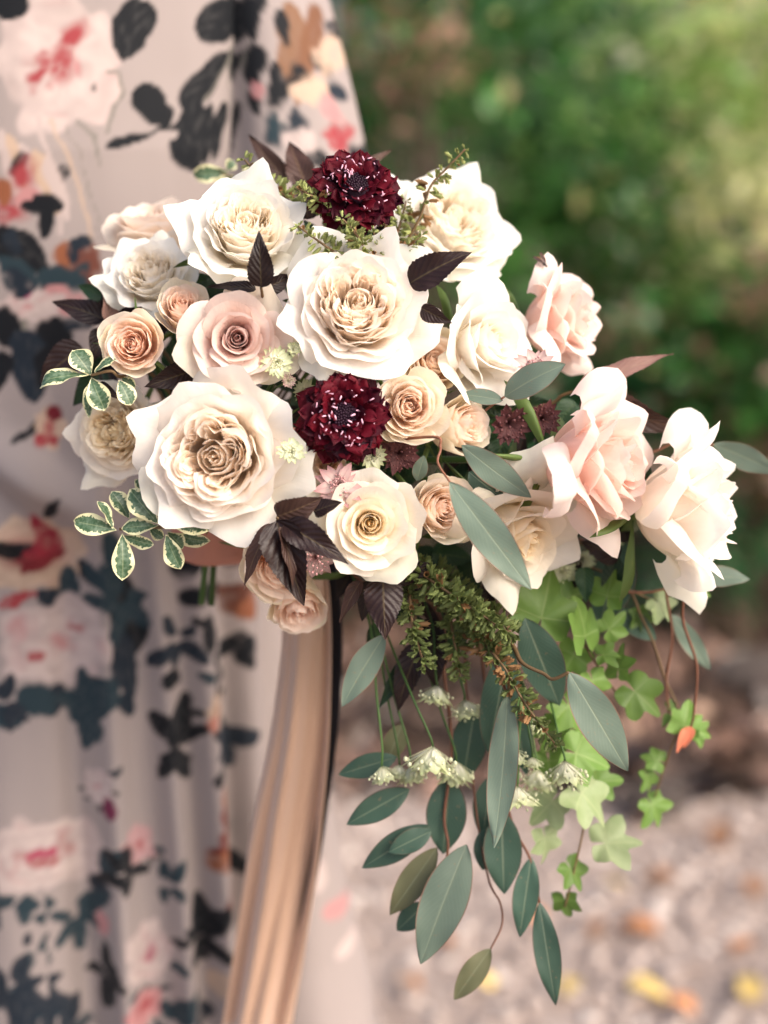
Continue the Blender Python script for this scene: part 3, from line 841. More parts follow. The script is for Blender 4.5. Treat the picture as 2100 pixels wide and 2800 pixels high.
def print_colors(X, Z):
    """colours of the printed cloth at cloth coordinates (metres)"""
    n = len(X)
    C = np.repeat(BASEC[None, :], n, 0) * (0.96 + .08 * fbm(X * 40, Z * 6, 2))[:, None]
    wx = (fbm(X * 38, Z * 38, 21) - .5) * .016; wz = (fbm(X * 38, Z * 38, 22) - .5) * .016
    streak = fbm(X * 160, Z * 160, 31)
    for e in PR:
        k = e[0]
        px_m = .00027
        if k == 'e':
            _, cx, cy, rx, ry, col, rot, rough, soft = e
            x0, z0 = on_gown(cx, cy); dx = X - x0 + wx * rough * 3; dz = -(Z - z0) + wz * rough * 3
            c, s = math.cos(rot), math.sin(rot)
            a = (dx * c + dz * s) / (rx * px_m); b = (-dx * s + dz * c) / (ry * px_m)
            d = np.sqrt(a * a + b * b); al = np.clip((1 - d) / soft, 0, 1)
            al = al * (1 - .5 * np.clip((streak - .5) * 4, 0, 1)) if rough > .45 else al
            C = C * (1 - al[:, None]) + np.array(col)[None, :] * al[:, None]
        elif k in ('l', 's'):
            x0, z0 = on_gown(e[1], e[2]); x1, z1 = on_gown(e[3], e[4]); w = e[5] * px_m * (.64 if k == 'l' else .5); col = np.array(e[6])
            ex, ez = x1 - x0, z1 - z0; ln = math.hypot(ex, ez) + 1e-9; ex /= ln; ez /= ln
            dx = X - x0 + wx * .8; dz = Z - z0 + wz * .8
            s = (dx * ex + dz * ez) / ln; t = (-dx * ez + dz * ex)
            if k == 'l':
                ww = w * np.sqrt(np.clip(np.sin(np.pi * np.clip(s, 0, 1) ** .8), 0, 1)) * (s > 0) * (s < 1)
            else:
                ww = w * ((s > -.05) & (s < 1.05))
            al = np.clip((ww - np.abs(t)) / .0012, 0, 1)
            cc = np.repeat(col[None, :], n, 0)
            if k == 'l' and e[7]:
                vn = np.clip((vnoise(s * 6 + np.abs(t) * 300, t * 420, 8) - .62) * 5, 0, 1)
                cc = cc * (1 - .10 * vn[:, None]) + np.array([.34, .32, .31])[None, :] * .10 * vn[:, None]
            C = C * (1 - al[:, None]) + cc * al[:, None]
        else:
            _, cx, cy, rx, ry, col, heart, hr, rot, stripes = e
            x0, z0 = on_gown(cx, cy); dx = (X - x0 + wx) / (rx * px_m); dz = -(Z - z0 + wz) / (ry * px_m)
            d = np.sqrt(dx * dx + dz * dz); ang = np.arctan2(dz, dx) + rot
            edge = 1 + .10 * np.sin(5 * ang + cx) + .06 * np.sin(11 * ang + cy)
            al = np.clip((edge - d) / .08, 0, 1)
            pet = vnoise(ang * 2.2 + 10, d * 5 + cx, 5) * .6 + vnoise(ang * 6 + 30, d * 8, 6) * .4
            cc = np.array(col)[None, :] * (.80 + .42 * pet)[:, None]
            ring = np.clip((vnoise(ang * 1.6 + 7, d * 6 + cy, 12) - .62) * 4, 0, 1) * np.clip(1.1 - d, 0, 1)
            cc = cc * (1 - .55 * ring[:, None]) + np.array(heart)[None, :] * .55 * ring[:, None]
            hh = np.clip((hr - d) / (hr * .6), 0, 1) * np.clip(pet * 1.6, 0, 1)
            cc = cc * (1 - hh[:, None]) + np.array(heart)[None, :] * hh[:, None]
            C = C * (1 - al[:, None]) + cc * al[:, None]
    return np.clip(C * .63, 0, 1)

def cloth_mat():
    m, nt, out = newmat("printed_silk")
    h = N(nt)
    ca = h.n("ShaderNodeVertexColor"); ca.layer_name = "print"
    tc = h.n("ShaderNodeTexCoord").outputs["Object"]
    wv = h.noise(h.mapping(tc, (900, 900, 160)), 1, 2)
    p = h.n("ShaderNodeBsdfPrincipled")
    h.l(ca.outputs[0], p.inputs["Base Color"])
    p.inputs["Roughness"].default_value = .65; p.inputs["Sheen Weight"].default_value = .04
    p.inputs["Specular IOR Level"].default_value = .12
    b = h.n("ShaderNodeBump"); b.inputs["Strength"].default_value = .25; b.inputs["Distance"].default_value = .0004
    h.l(wv, b.inputs["Height"]); h.l(b.outputs[0], p.inputs["Normal"])
    h.l(p.outputs[0], out.inputs["Surface"])
    return m
CLOTH = cloth_mat()

def cloth_obj(name, V, F, PX, PZ, parent):
    me = make_mesh(name, V, F, None, CLOTH)
    C = print_colors(PX, PZ)
    ca = me.color_attributes.new("print", 'FLOAT_COLOR', 'POINT')
    ca.data.foreach_set("color", np.concatenate([C, np.ones((len(C), 1))], 1).astype(np.float32).ravel())
    return obj(name, me, parent)

# body: overlapping tapered limbs fused into one skin
GX, GY = -.265, PLANE_Y + .145
person = None
def capsule(J, a, b, r0, r1, n=8, sides=12):
    a = np.array(a, float); b = np.array(b, float)
    ts = np.linspace(0, 1, n); path = [a + (b - a) * t for t in ts]; rr = [r0 + (r1 - r0) * t for t in ts]
    dirn = (b - a) / (np.linalg.norm(b - a) + 1e-9)
    path = [a - dirn * r0 * .95, a - dirn * r0 * .7] + path + [b + dirn * r1 * .7, b + dirn * r1 * .95]
    rr = [r0 * .25, r0 * .72] + rr + [r1 * .72, r1 * .25]
    v, f = tube_arrays(np.array(path), np.array(rr), None, sides)
    J.add(v, f)
def build_person():
    J = Join()
    c = np.array([GX, GY, 0])
    for s in (-1, 1):
        capsule(J, c + [s * .09, 0, .92], c + [s * .08, .0, .50], .078, .052)      # thigh
        capsule(J, c + [s * .08, 0, .50], c + [s * .075, .02, .09], .052, .034)    # calf
        capsule(J, c + [s * .075, .03, .04], c + [s * .08, -.13, .03], .036, .03)  # foot
    capsule(J, c + [-.06, 0, .95], c + [.06, 0, .95], .115, .115)
    capsule(J, c + [0, 0, .95], c + [0, 0, 1.14], .112, .10)
    capsule(J, c + [0, 0, 1.14], c + [0, 0, 1.32], .105, .115)
    capsule(J, c + [-.13, 0, 1.38], c + [.13, 0, 1.38], .055, .055)
    capsule(J, c + [0, 0, 1.38], c + [0, -.01, 1.50], .055, .05)                   # neck
    capsule(J, c + [0, -.02, 1.56], c + [0, -.01, 1.64], .068, .08)                # head
    b = np.array(BIND[:])
    # arm holding the flowers
    sh = c + [.16, 0, 1.37]; el = np.array([GX + .205, GY - .02, 1.09]); wr = b + [.035, .075, .01]
    capsule(J, sh, el, .046, .038); capsule(J, el, wr, .037, .025)
    palm = b + [.012, .03, -.002]
    capsule(J, wr, palm, .026, .03)
    dn = np.array(STEM_DOWN.normalized()[:]); fw = np.array([0, 1.0, 0]); sx = np.array([1.0, 0, 0])
    for k in range(4):                                                             # fingers round the stems
        o = dn * (-.026 + .018 * k); R = .028 + (.002 if k in (1, 2) else 0)
        q = [b + o + R * (math.cos(t) * sx + math.sin(t) * fw) for t in (1.2, .1, -.9, -1.9, -2.9 + .15 * (k == 3))]
        for m_ in range(4): capsule(J, q[m_], q[m_ + 1], .0095 - .0007 * m_, .0092 - .0007 * m_, 4, 8)
    q = [b - dn * .03 + .028 * (math.cos(t) * sx + math.sin(t) * fw) - dn * .01 for t in (1.6, 2.5, 3.4)]
    for m_ in range(2): capsule(J, q[m_], q[m_ + 1], .0115, .0105, 4, 8)           # thumb
    # other arm, hanging
    sh = c + [-.16, 0, 1.37]; el = c + [-.24, .03, 1.10]; wr = c + [-.25, -.05, .87]
    capsule(J, sh, el, .046, .038); capsule(J, el, wr, .037, .025); capsule(J, wr, wr + np.array([0, -.02, -.08]), .026, .028)
    for k in range(5):
        p0 = wr + np.array([-.02 + .013 * k, -.03, -.09]); capsule(J, p0, p0 + np.array([0, -.015, -.05 + .008 * abs(k - 2)]), .009, .0075, 4, 8)
    m, nt, out = newmat("skin")
    h = N(nt); p = h.n("ShaderNodeBsdfPrincipled")
    tc = h.n("ShaderNodeTexCoord").outputs["Object"]
    h.l(h.mix(h.noise(tc, 40, 3), (.36, .145, .10), (.42, .18, .125)), p.inputs["Base Color"])
    p.inputs["Roughness"].default_value = .5; p.inputs["Subsurface Weight"].default_value = .1; p.inputs["Subsurface Radius"].default_value = (.01, .004, .002)
    h.l(p.outputs[0], out.inputs["Surface"])
    V = np.concatenate(J.v)
    base = Vector((GX, GY, 0))
    o = obj("person", make_mesh("person", V - np.array(base[:]), J.f, None, m))
    o.location = base
    rm = o.modifiers.new("fuse", 'REMESH'); rm.mode = 'VOXEL'; rm.voxel_size = .006; rm.use_smooth_shade = True
    sm = o.modifiers.new("smooth", 'SMOOTH'); sm.factor = .5; sm.iterations = 3
    return o
person = build_person()
_pinv[person.name] = Matrix.Translation(-person.location)
tag(person, "person in a floral printed gown holding the bouquet in one hand", "person")
PB = np.array(person.location[:])

def gown_surface():
    nz, na = 520, 420
    zs = np.concatenate([np.linspace(.015, .45, 60), np.linspace(.455, 1.36, nz - 80), np.linspace(1.365, 1.43, 20)])
    nz = len(zs)
    # front gets most of the columns
    al = np.concatenate([np.linspace(-math.pi / 2 - 1.75, -math.pi / 2 + 1.75, na - 60), np.linspace(-math.pi / 2 + 1.78, -math.pi / 2 + 2 * math.pi - 1.78, 60)])
    A, Zg = np.meshgrid(al, zs)
    rx = np.interp(Zg, [0, .5, .75, .95, 1.05, 1.2, 1.33, 1.40, 1.43], [.32, .228, .196, .178, .175, .185, .185, .14, .10])
    ry = np.interp(Zg, [0, .5, .75, .95, 1.05, 1.2, 1.33, 1.40, 1.43], [.27, .185, .165, .15, .142, .145, .13, .10, .08])
    X = GX + rx * np.cos(A); Y = GY + ry * np.sin(A)
    # vertical folds, deepening downwards, located by x on the front
    depth = np.clip((1.12 - Zg) / .55, 0, 1.4)
    drift = (1.0 - Zg) * .05
    disp = 0
    for (x0, w, a) in ((-.215, .010, .020), (-.182, .008, .020), (-.155, .009, .028), (-.128, .010, -.034), (-.095, .013, -.034), (-.30, .03, .010), (-.36, .02, -.008), (-.245, .012, -.016), (-.055, .012, .012), (-.02, .016, .016), (-.42, .02, .012)):
        q = (X - (x0 + drift * (.4 if x0 < -.2 else .9))) / w
        disp = disp + a * np.exp(-q * q)
    back = .012 * np.sin(A * 14) * np.clip((1 - Zg) * 1.4, 0, 1)
    disp = np.where(np.sin(A) < 0, disp * depth, back)
    disp = disp + .004 * (fbm(X * 9, Zg * 5, 41) - .5) + .010 * (fbm(X * 5, Zg * 2.5, 42) - .5)
    nx, ny = np.cos(A) / rx, np.sin(A) / ry; nl = np.sqrt(nx * nx + ny * ny)
    # a soft swag of cloth pulled up at the hip, below the flowers
    sx, sz = on_gown(110, 1320)
    ang = ((X - sx) * .8 - (Zg - sz) * .6); acr = ((X - sx) * .6 + (Zg - sz) * .8)
    front = (np.sin(A) < 0)
    disp = disp + front * .022 * np.exp(-(acr / .016) ** 2 - (ang / .05) ** 2) + front * .016 * np.exp(-((acr + .045) / .012) ** 2 - ((ang + .01) / .045) ** 2)
    X2 = X + disp * nx / nl; Y2 = Y + disp * ny / nl
    # cloth coordinate: x of the undeformed front
    V = np.stack([X2, Y2, Zg], -1).reshape(-1, 3)
    cols = na
    F = grid_faces(cols, nz) + [((j + 1) * cols - 1, j * cols, (j + 1) * cols, (j + 2) * cols - 1) for j in range(nz - 1)]
    # parallax of the curved front: print coordinate as seen square-on
    return V, F, X.ravel() + (Y.ravel() - PLANE_Y) * .18 * np.sign(X.ravel() - GX) , Zg.ravel()
V, F, PX, PZ = gown_surface()
cloth_obj("gown", V - PB, F, PX, PZ, person)

def sleeve_surface(m=1):
    # wide sleeve round the upper arm, open at the elbow
    ctr = catmull([(GX + .15, GY - .01, 1.42), (GX + .178, GY - .03, 1.27), (GX + .195, GY - .055, 1.12), (GX + .20, GY - .09, 1.0)], 20)
    if m < 0:
        ctr = catmull([(GX - .15, GY - .01, 1.42), (GX - .185, GY + .0, 1.27), (GX - .235, GY + .02, 1.12), (GX - .245, GY - .02, .98)], 20)
    n = len(ctr); sides = 72
    vs = []
    for i in range(n):
        t = i / (n - 1); r = .038 + .042 * t
        for k in range(sides):
            a = 2 * math.pi * k / (sides) 
            rr = r * (1 + .07 * math.sin(7 * a + 2 * t) * t + .05 * math.sin(4 * a + 1))
            vs.append((ctr[i][0] + rr * math.cos(a), ctr[i][1] + rr * 1.1 * math.sin(a), ctr[i][2] + .01 * math.sin(5 * a) * t))
    V = np.array(vs)
    F = [(i * sides + k, i * sides + (k + 1) % sides, (i + 1) * sides + (k + 1) % sides, (i + 1) * sides + k) for i in range(n - 1) for k in range(sides)]
    return V, F, V[:, 0] * 1.0, V[:, 2]
V, F, PX, PZ = sleeve_surface()
# finer sleeve for the print
def refine(V, F, times=2):
    me = make_mesh("t", V, F); bm = bmesh.new(); bm.from_mesh(me)
    for _ in range(times): bmesh.ops.subdivide_edges(bm, edges=bm.edges[:], cuts=1, use_grid_fill=True)
    bm.verts.ensure_lookup_table(); bm.verts.index_update()
    V2 = np.array([v.co[:] for v in bm.verts]); F2 = [tuple(v.index for v in f.verts) for f in bm.faces]
    bm.free(); bpy.data.meshes.remove(me)
    return V2, F2
V, F = refine(V, F, 1)
cloth_obj("sleeve", V - PB, F, V[:, 0], V[:, 2], person)
V, F, PX, PZ = sleeve_surface(-1)
V, F = refine(V, F, 1)
cloth_obj("sleeve", V - PB, F, V[:, 0], V[:, 2], person)

# silk velvet ribbon hanging from the stems
def ribbon_mat():
    m, nt, out = newmat("tan_velvet_ribbon")
    h = N(nt)
    tc = h.n("ShaderNodeTexCoord").outputs["Object"]
    n = h.noise(h.mapping(tc, (40, 40, 4)), 1, 3)
    c = h.mix(n, (.48, .30, .20), (.54, .35, .245))
    p = h.n("ShaderNodeBsdfPrincipled"); h.l(c, p.inputs["Base Color"]); p.inputs["Roughness"].default_value = .45
    p.inputs["Sheen Weight"].default_value = .5
    h.l(p.outputs[0], out.inputs["Surface"])
    return m
RIB = ribbon_mat()
def ribbon(label, left, right, dep, nfold, amp, mat):
    """left/right: edge polylines in photo pixels with a shared list of depths"""
    n = 70; cols = 40
    Lp = catmull([tuple(at(x, y, d)) for (x, y), d in zip(left, dep)], n // (len(left) - 1))
    Rp = catmull([tuple(at(x, y, d)) for (x, y), d in zip(right, dep)], n // (len(left) - 1))
    n = len(Lp); vs = []
    for i in range(n):
        t = i / (n - 1)
        for k in range(cols):
            u = k / (cols - 1)
            p = Lp[i] * (1 - u) + Rp[i] * u
            f = amp * math.sin(u * nfold * 2 * math.pi + 1.6 * t + .8 * math.sin(4 * t)) + amp * .35 * math.sin(u * nfold * 5.2 * math.pi + 5 * t) * (.5 + t) + amp * .5 * math.sin(9 * t + 2 * u)
            vs.append(p + np.array([0.15 * f, f, 0]))
    root_p = Vector(Lp[0])
    V = np.array(vs) - Lp[0]
    o = obj("ribbon", make_mesh("ribbon", V, grid_faces(cols, n), None, mat))
    o.location = root_p
    s = o.modifiers.new("thickness", 'SOLIDIFY'); s.thickness = .0012
    return o
o = ribbon("", [(690, 1420), (758, 1650), (745, 1950), (690, 2250), (650, 2500), (600, 2830)], [(850, 1420), (900, 1650), (905, 1950), (880, 2250), (850, 2500), (790, 2830)], [.985, .99, 1.0, 1.03, 1.06, 1.11], 1.25, .008, RIB)
tag(o, "wide tan velvet ribbon hanging from the bouquet in front of the gown", "ribbon")
DARK_STRIP = plain_leaf_mat("black_strip", (.012, .012, .016), (.02, .02, .024), 0, .7, .2)  # narrow black strip running down beside the tan ribbon
o = ribbon("", [(850, 1420), (896, 1650), (898, 1950), (866, 2250), (820, 2500), (770, 2830)], [(890, 1420), (935, 1650), (930, 1950), (892, 2250), (850, 2500), (795, 2830)], [.99, 1.0, 1.01, 1.04, 1.07, 1.12], .5, .002, DARK_STRIP)
tag(o, "narrow black strip hanging along the edge of the tan ribbon", "ribbon")

# ================================================================== foliage and small flowers of the bouquet
bpy.context.view_layer.update()
_dg = bpy.context.evaluated_depsgraph_get()
def fd(px, py, default, margin=.006):
    """depth just in front of whatever already stands at that spot, never behind default"""
    dv = (at(px, py, 1.0) - CAM)
    ok, loc, nrm, idx, ob, mt = SC.ray_cast(_dg, CAM, dv.normalized(), distance=1.2)
    if ok:
        d = (loc - CAM).dot(FWD) - margin
        return min(default, d)
    return default

def euc_mat(name, c1, c2, edge, rough=.5):
    m, nt, out = newmat(name)
    h = N(nt)
    uv = h.n("ShaderNodeUVMap").outputs[0]
    sep = h.n("ShaderNodeSeparateXYZ"); h.l(uv, sep.inputs[0])
    au = h.math('ABSOLUTE', h.math('MULTIPLY_ADD', sep.outputs[0], 2.0, -1.0))
    oi = h.n("ShaderNodeObjectInfo")
    tc = h.n("ShaderNodeTexCoord").outputs["Object"]
    c = h.mix(h.noise(tc, 60, 4, .6), c1, c2)
    mid = h.ramp(au, [(0.0, 1.0), (.045, .25), (.10, 0.0)])
    c = h.mix(h.math('MULTIPLY', mid, .4), c, (.32, .36, .24))
    vn = h.n("ShaderNodeTexWave"); vn.inputs["Scale"].default_value = 1.0; vn.inputs["Distortion"].default_value = 2.0
    cv = h.n("ShaderNodeCombineXYZ"); h.l(h.math('SUBTRACT', h.math('MULTIPLY', sep.outputs[1], 5.0), h.math('MULTIPLY', au, 1.6)), cv.inputs[0])
    h.l(cv.outputs[0], vn.inputs["Vector"])
    c = h.mix(h.ramp(vn.outputs["Fac"], [(.85, 0.0), (1.0, .05)]), c, (.36, .42, .32))
    c = h.mix(h.ramp(au, [(.93, 0.0), (.985, .8)]), c, edge)
    spots = h.ramp(h.noise(tc, 420, 2, .5), [(.66, 0.0), (.74, .35)])
    c = h.mix(spots, c, (.25, .15, .08))
    hsv = h.n("ShaderNodeHueSaturation")
    h.l(h.math('MULTIPLY_ADD', oi.outputs["Random"], .35, .82), hsv.inputs["Value"]); h.l(c, hsv.inputs["Color"])
    bump = h.math('ADD', h.math('MULTIPLY', mid, -1.0), h.math('MULTIPLY', vn.outputs["Fac"], .06))
    leafy_shader(h, out, hsv.outputs[0], hsv.outputs[0], .15, rough, .3, bump, .3, .0006)
    return m
M['euc'] = euc_mat("eucalyptus_leaf", (.105, .15, .115), (.145, .195, .15), (.22, .09, .06))
M['euc_dark'] = euc_mat("eucalyptus_leaf_dark", (.030, .068, .048), (.048, .092, .064), (.12, .07, .05))
M['euc_olive'] = euc_mat("eucalyptus_leaf_olive", (.10, .105, .05), (.14, .14, .075), (.16, .09, .05))

def variegated_mat():
    m, nt, out = newmat("variegated_leaf")
    h = N(nt)
    uv = h.n("ShaderNodeUVMap").outputs[0]
    sep = h.n("ShaderNodeSeparateXYZ"); h.l(uv, sep.inputs[0])
    oi = h.n("ShaderNodeObjectInfo")
    au = h.math('ABSOLUTE', h.math('MULTIPLY_ADD', sep.outputs[0], 2.0, -1.0))
    off = h.n("ShaderNodeCombineXYZ"); h.l(oi.outputs["Random"], off.inputs[0]); h.l(oi.outputs["Random"], off.inputs[1])
    ad = h.n("ShaderNodeVectorMath"); ad.operation = 'MULTIPLY_ADD'
    h.l(off.outputs[0], ad.inputs[0]); ad.inputs[1].default_value = (40, 23, 0); h.l(h.mapping(uv, (5, 12, 1)), ad.inputs[2])
    n1 = h.noise(ad.outputs[0], 1.0, 2, .5)
    # distance to the margin grows a ragged cream edge
    endd = h.math('ABSOLUTE', h.math('MULTIPLY_ADD', sep.outputs[1], 2.0, -1.0))
    rim = h.math('MAXIMUM', au, h.math('MULTIPLY', h.math('POWER', endd, 4.0), .95))
    e = h.math('ADD', rim, h.math('MULTIPLY', h.math('SUBTRACT', n1, .5), 1.0))
    k = h.ramp(e, [(.66, 0.0), (.70, 1.0)])
    tc = h.n("ShaderNodeTexCoord").outputs["Object"]
    gr = h.mix(h.ramp(n1, [(.4, 0.0), (.65, 1.0)]), (.045, .10, .045), (.13, .20, .125))
    mid = h.ramp(au, [(0.0, 1.0), (.07, 0.0)])
    gr = h.mix(h.math('MULTIPLY', mid, .5), gr, (.35, .40, .22))
    c = h.mix(k, gr, (.68, .66, .40))
    leafy_shader(h, out, c, c, .2, .38, .5, mid, -.25, .0006)
    return m
M['varieg'] = variegated_mat()

def dark_leaf_mat(name, c1, c2, vein, rough=.4, trans=.08, side=1.0):
    m, nt, out = newmat(name)
    h = N(nt)
    uv = h.n("ShaderNodeUVMap").outputs[0]
    sep = h.n("ShaderNodeSeparateXYZ"); h.l(uv, sep.inputs[0])
    oi = h.n("ShaderNodeObjectInfo")
    au = h.math('ABSOLUTE', h.math('MULTIPLY_ADD', sep.outputs[0], 2.0, -1.0))
    tc = h.n("ShaderNodeTexCoord").outputs["Object"]
    n1 = h.noise(tc, 70, 4, .6)
    c = h.mix(n1, c1, c2)
    ph = h.math('MULTIPLY', h.math('SUBTRACT', h.math('MULTIPLY', sep.outputs[1], 8.0), h.math('MULTIPLY', au, 2.4)), 6.2832)
    sv = h.ramp(h.math('SINE', ph), [(.90, 0.0), (1.0, 1.0)])
    mid = h.ramp(au, [(0.0, 1.0), (.05, .5), (.09, 0.0)])
    vv = h.math('MAXIMUM', h.math('MULTIPLY', sv, .20 * side), mid)
    c = h.mix(h.math('MULTIPLY', vv, .5), c, vein)
    hsv = h.n("ShaderNodeHueSaturation")
    h.l(h.math('MULTIPLY_ADD', oi.outputs["Random"], .7, .65), hsv.inputs["Value"]); h.l(c, hsv.inputs["Color"])
    bump = h.math('ADD', h.math('MULTIPLY', h.math('SINE', ph), .32 * side), h.math('MULTIPLY', n1, 1.2))
    leafy_shader(h, out, hsv.outputs[0], hsv.outputs[0], trans, rough, .28, bump, .45, .0008)
    return m
M['dark'] = dark_leaf_mat("dark_ninebark_leaf", (.010, .005, .006), (.024, .011, .010), (.10, .075, .035))
M['brown'] = dark_leaf_mat("brown_ninebark_leaf", (.045, .022, .018), (.085, .045, .035), (.20, .13, .07), .45)
M['pinkbrown'] = dark_leaf_mat("pinkish_ninebark_leaf", (.22, .12, .10), (.30, .18, .15), (.32, .22, .15), .5)
M['deepgreen'] = dark_leaf_mat("deep_green_leaf", (.012, .035, .016), (.025, .06, .025), (.06, .10, .03), .4)
M['ivy'] = dark_leaf_mat("ivy_leaf", (.085, .17, .03), (.16, .27, .06), (.26, .34, .13), .45, .3, 0.0)
M['ivy_pale'] = dark_leaf_mat("pale_ivy_leaf", (.17, .26, .09), (.40, .45, .27), (.4, .45, .25), .45, .3, 0.0)

_lr = np.random.default_rng(77)
def pleaf(parent, species, b, t, w, d=None, roll=0.0, bend=None, fold=None, twist=0.0, curl=0.0, mat=None, name="leaf", tilt=(0, 0)):
    """b,t: photo pixel of foot and tip; w: width px; d: None = in front of the roses, number or (foot, tip) depth"""
    if d is None:
        xs = [(b[0] + (t[0] - b[0]) * q, b[1] + (t[1] - b[1]) * q) for q in (.1, .5, .9)]
        dd = [fd(x, y, .868) for x, y in xs]
        db = min(dd[0], dd[1] + .004); dt = min(dd[2], dd[1] + .004)
    elif isinstance(d, tuple): db, dt = d
    else: db, dt = d, d
    B = at(b[0], b[1], db); T = at(t[0], t[1], dt)
    ln = math.hypot(t[0] - b[0], t[1] - b[1]) + 1e-6
    wd = w / ln
    if species == 'euc': arr = leaf_arrays(_lr, 'sickle', 9, 19, wd, .10 if fold is None else fold, .22 if bend is None else bend, twist, 0, 1, .012, curl)
    elif species == 'var': arr = leaf_arrays(_lr, 'obovate', 9, 15, wd * 1.15, .22 if fold is None else fold, .30 if bend is None else bend, twist, 0, 1, .03, curl)
    elif species == 'nine': arr = leaf_arrays(_lr, 'ovate', 9, 37, wd, .28 if fold is None else fold, .30 if bend is None else bend, twist, .13, 15, .02, curl)
    else: arr = leaf_arrays(_lr, 'lance', 7, 15, wd, .2, .25 if bend is None else bend, twist, 0, 1, .015, curl)
    nrm = (CAM - B).normalized() + RIGHT * tilt[0] + UP * tilt[1]
    return leaf_between(name, B, T, arr, M[mat] if isinstance(mat, str) else mat, parent, nrm, roll), B

def branch(label, cat, stem, leaves, species, mat, sr=.0014, smat='stem_red', name="branch", group=None, petiole=True, from_bind=True):
    pts = [at(*q) for q in stem]
    root = empty(name, pts[0])
    tag(root, label, cat, group)
    path = [tuple(p) for p in pts]
    if from_bind:
        k = _stem_i[0]; _stem_i[0] += 1
        a = k * 2.4; b = BIND + RIGHT * (.011 * math.cos(a)) + FWD * (.011 * math.sin(a))
        m_ = (b + pts[0]) * .5 + UP * .012 - FWD * .0
        path = [tuple(b), tuple(m_)] + path
    cp = catmull(path, 8)
    tube("stem", cp, sr * 1.25, sr * .7, M[smat], root, 6)
    for lf in leaves:
        kw = dict(lf[3]) if len(lf) > 3 else {}
        mm = kw.pop('mat', mat)
        o, B = pleaf(root, species, lf[0], lf[1], lf[2], mat=mm, **kw)
        if petiole:
            bb = np.array(B[:]); dist = np.linalg.norm(cp - bb, axis=1); q = cp[int(dist.argmin())]
            if dist.min() > .0015:
                tdir = np.array((at(lf[1][0], lf[1][1], .9) - at(lf[0][0], lf[0][1], .9)).normalized()[:])
                mid = (q + bb) * .5 + np.array([0, 0, .002])
                pp = catmull([q, mid, bb + tdir * .001], 5)
                tube("petiole", pp, sr * .8, sr * .6, M[smat], o, 5)
    return root

# ---- eucalyptus
branch("eucalyptus sprig with two long grey green leaves lying over the peach spray rose", "eucalyptus",
       [(1165, 1195, .845), (1204, 1222, .838), (1197, 1265, .832), (1230, 1318, .826)],
       [((1230, 1318), (1452, 1612), 104, dict(d=(.826, .822))), ((1262, 1217), (1452, 1360), 80, dict(d=(.838, .842), roll=.15)),
        ((1140, 1315), (1160, 1245), 40, dict(d=(.868, .862))), ((1282, 1290), (1375, 1365), 82, dict(d=(.868, .872), mat='euc_dark'))], 'euc', 'euc', name="eucalyptus_sprig", sr=.0009)
branch("eucalyptus sprig with one broad leaf tucked against the rolled petal of the blush rose", "eucalyptus",
       [(1250, 1180, .885), (1330, 1120, .875), (1379, 1085, .862)],
       [((1379, 1085), (1546, 996), 84, dict(d=(.862, .846), roll=-.35, bend=.35)), ((1375, 1095), (1262, 1078), 46, dict(d=(.864, .868), roll=.3))], 'euc', 'euc', name="eucalyptus_sprig", sr=.0009)
branch("eucalyptus branch with a pale leaf hanging beside the seed spike", "eucalyptus",
       [(1330, 1660, .90), (1400, 1760, .885), (1428, 1812, .872), (1486, 1842, .866), (1512, 1857, .862), (1556, 1838, .858)],
       [((1556, 1838), (1715, 2108), 112, dict(d=(.858, .862), roll=-.1)), ((1435, 1690), (1530, 1930), 110, dict(d=(.90, .915), mat='euc_dark')), ((1395, 1760), (1335, 2060), 96, dict(d=(.90, .915), mat='euc_dark'))], 'euc', 'euc', name="eucalyptus_branch", smat='stem_brown')
branch("eucalyptus branch with one long pale sickle leaf pointing to the ground", "eucalyptus",
       [(1280, 1640, .91), (1340, 1780, .895), (1387, 1900, .872)],
       [((1387, 1898), (1350, 2318), 88, dict(d=(.872, .868), roll=.25, bend=-.25)), ((1400, 1900), (1440, 2120), 70, dict(d=(.915, .92), mat='euc_dark'))], 'euc', 'euc', name="eucalyptus_branch")
branch("single eucalyptus leaf hanging below the glossy dark leaf", "eucalyptus",
       [(1000, 1600, .93), (1040, 1690, .905), (1052, 1735, .892)],
       [((1052, 1735), (935, 1932), 82, dict(d=(.892, .885), roll=.2))], 'euc', 'euc', name="eucalyptus_sprig", sr=.0009)
branch("long trailing eucalyptus branch with dark leaves turned towards the ribbon", "eucalyptus",
       [(1180, 1650, .93), (1215, 1850, .925), (1235, 2050, .922), (1215, 2230, .92), (1225, 2320, .918), (1200, 2440, .92)],
       [((1085, 2070), (926, 2118), 64, dict(d=(.915, .92), mat='euc_dark')), ((1120, 2158), (948, 2254), 74, dict(d=(.915, .918), mat='euc_dark')),
        ((1175, 2257), (990, 2373), 76, dict(d=(.915, .918), mat='euc_dark')), ((1180, 2272), (1062, 2330), 62, dict(d=(.908, .906), mat='euc_dark')),
        ((1228, 2125), (1212, 2336), 110, dict(d=(.925, .925), mat='euc_dark')), ((1195, 2318), (1066, 2502), 80, dict(d=(.915, .915), mat='euc_olive')),
        ((1276, 2310), (1150, 2636), 130, dict(d=(.905, .895), roll=.1)), ((1165, 2470), (1085, 2545), 66, dict(d=(.925, .925), mat='euc_dark')),
        ((1100, 1980), (1060, 2080), 60, dict(d=(.925, .93), mat='euc_olive'))], 'euc', 'euc', name="eucalyptus_branch", sr=.0012)
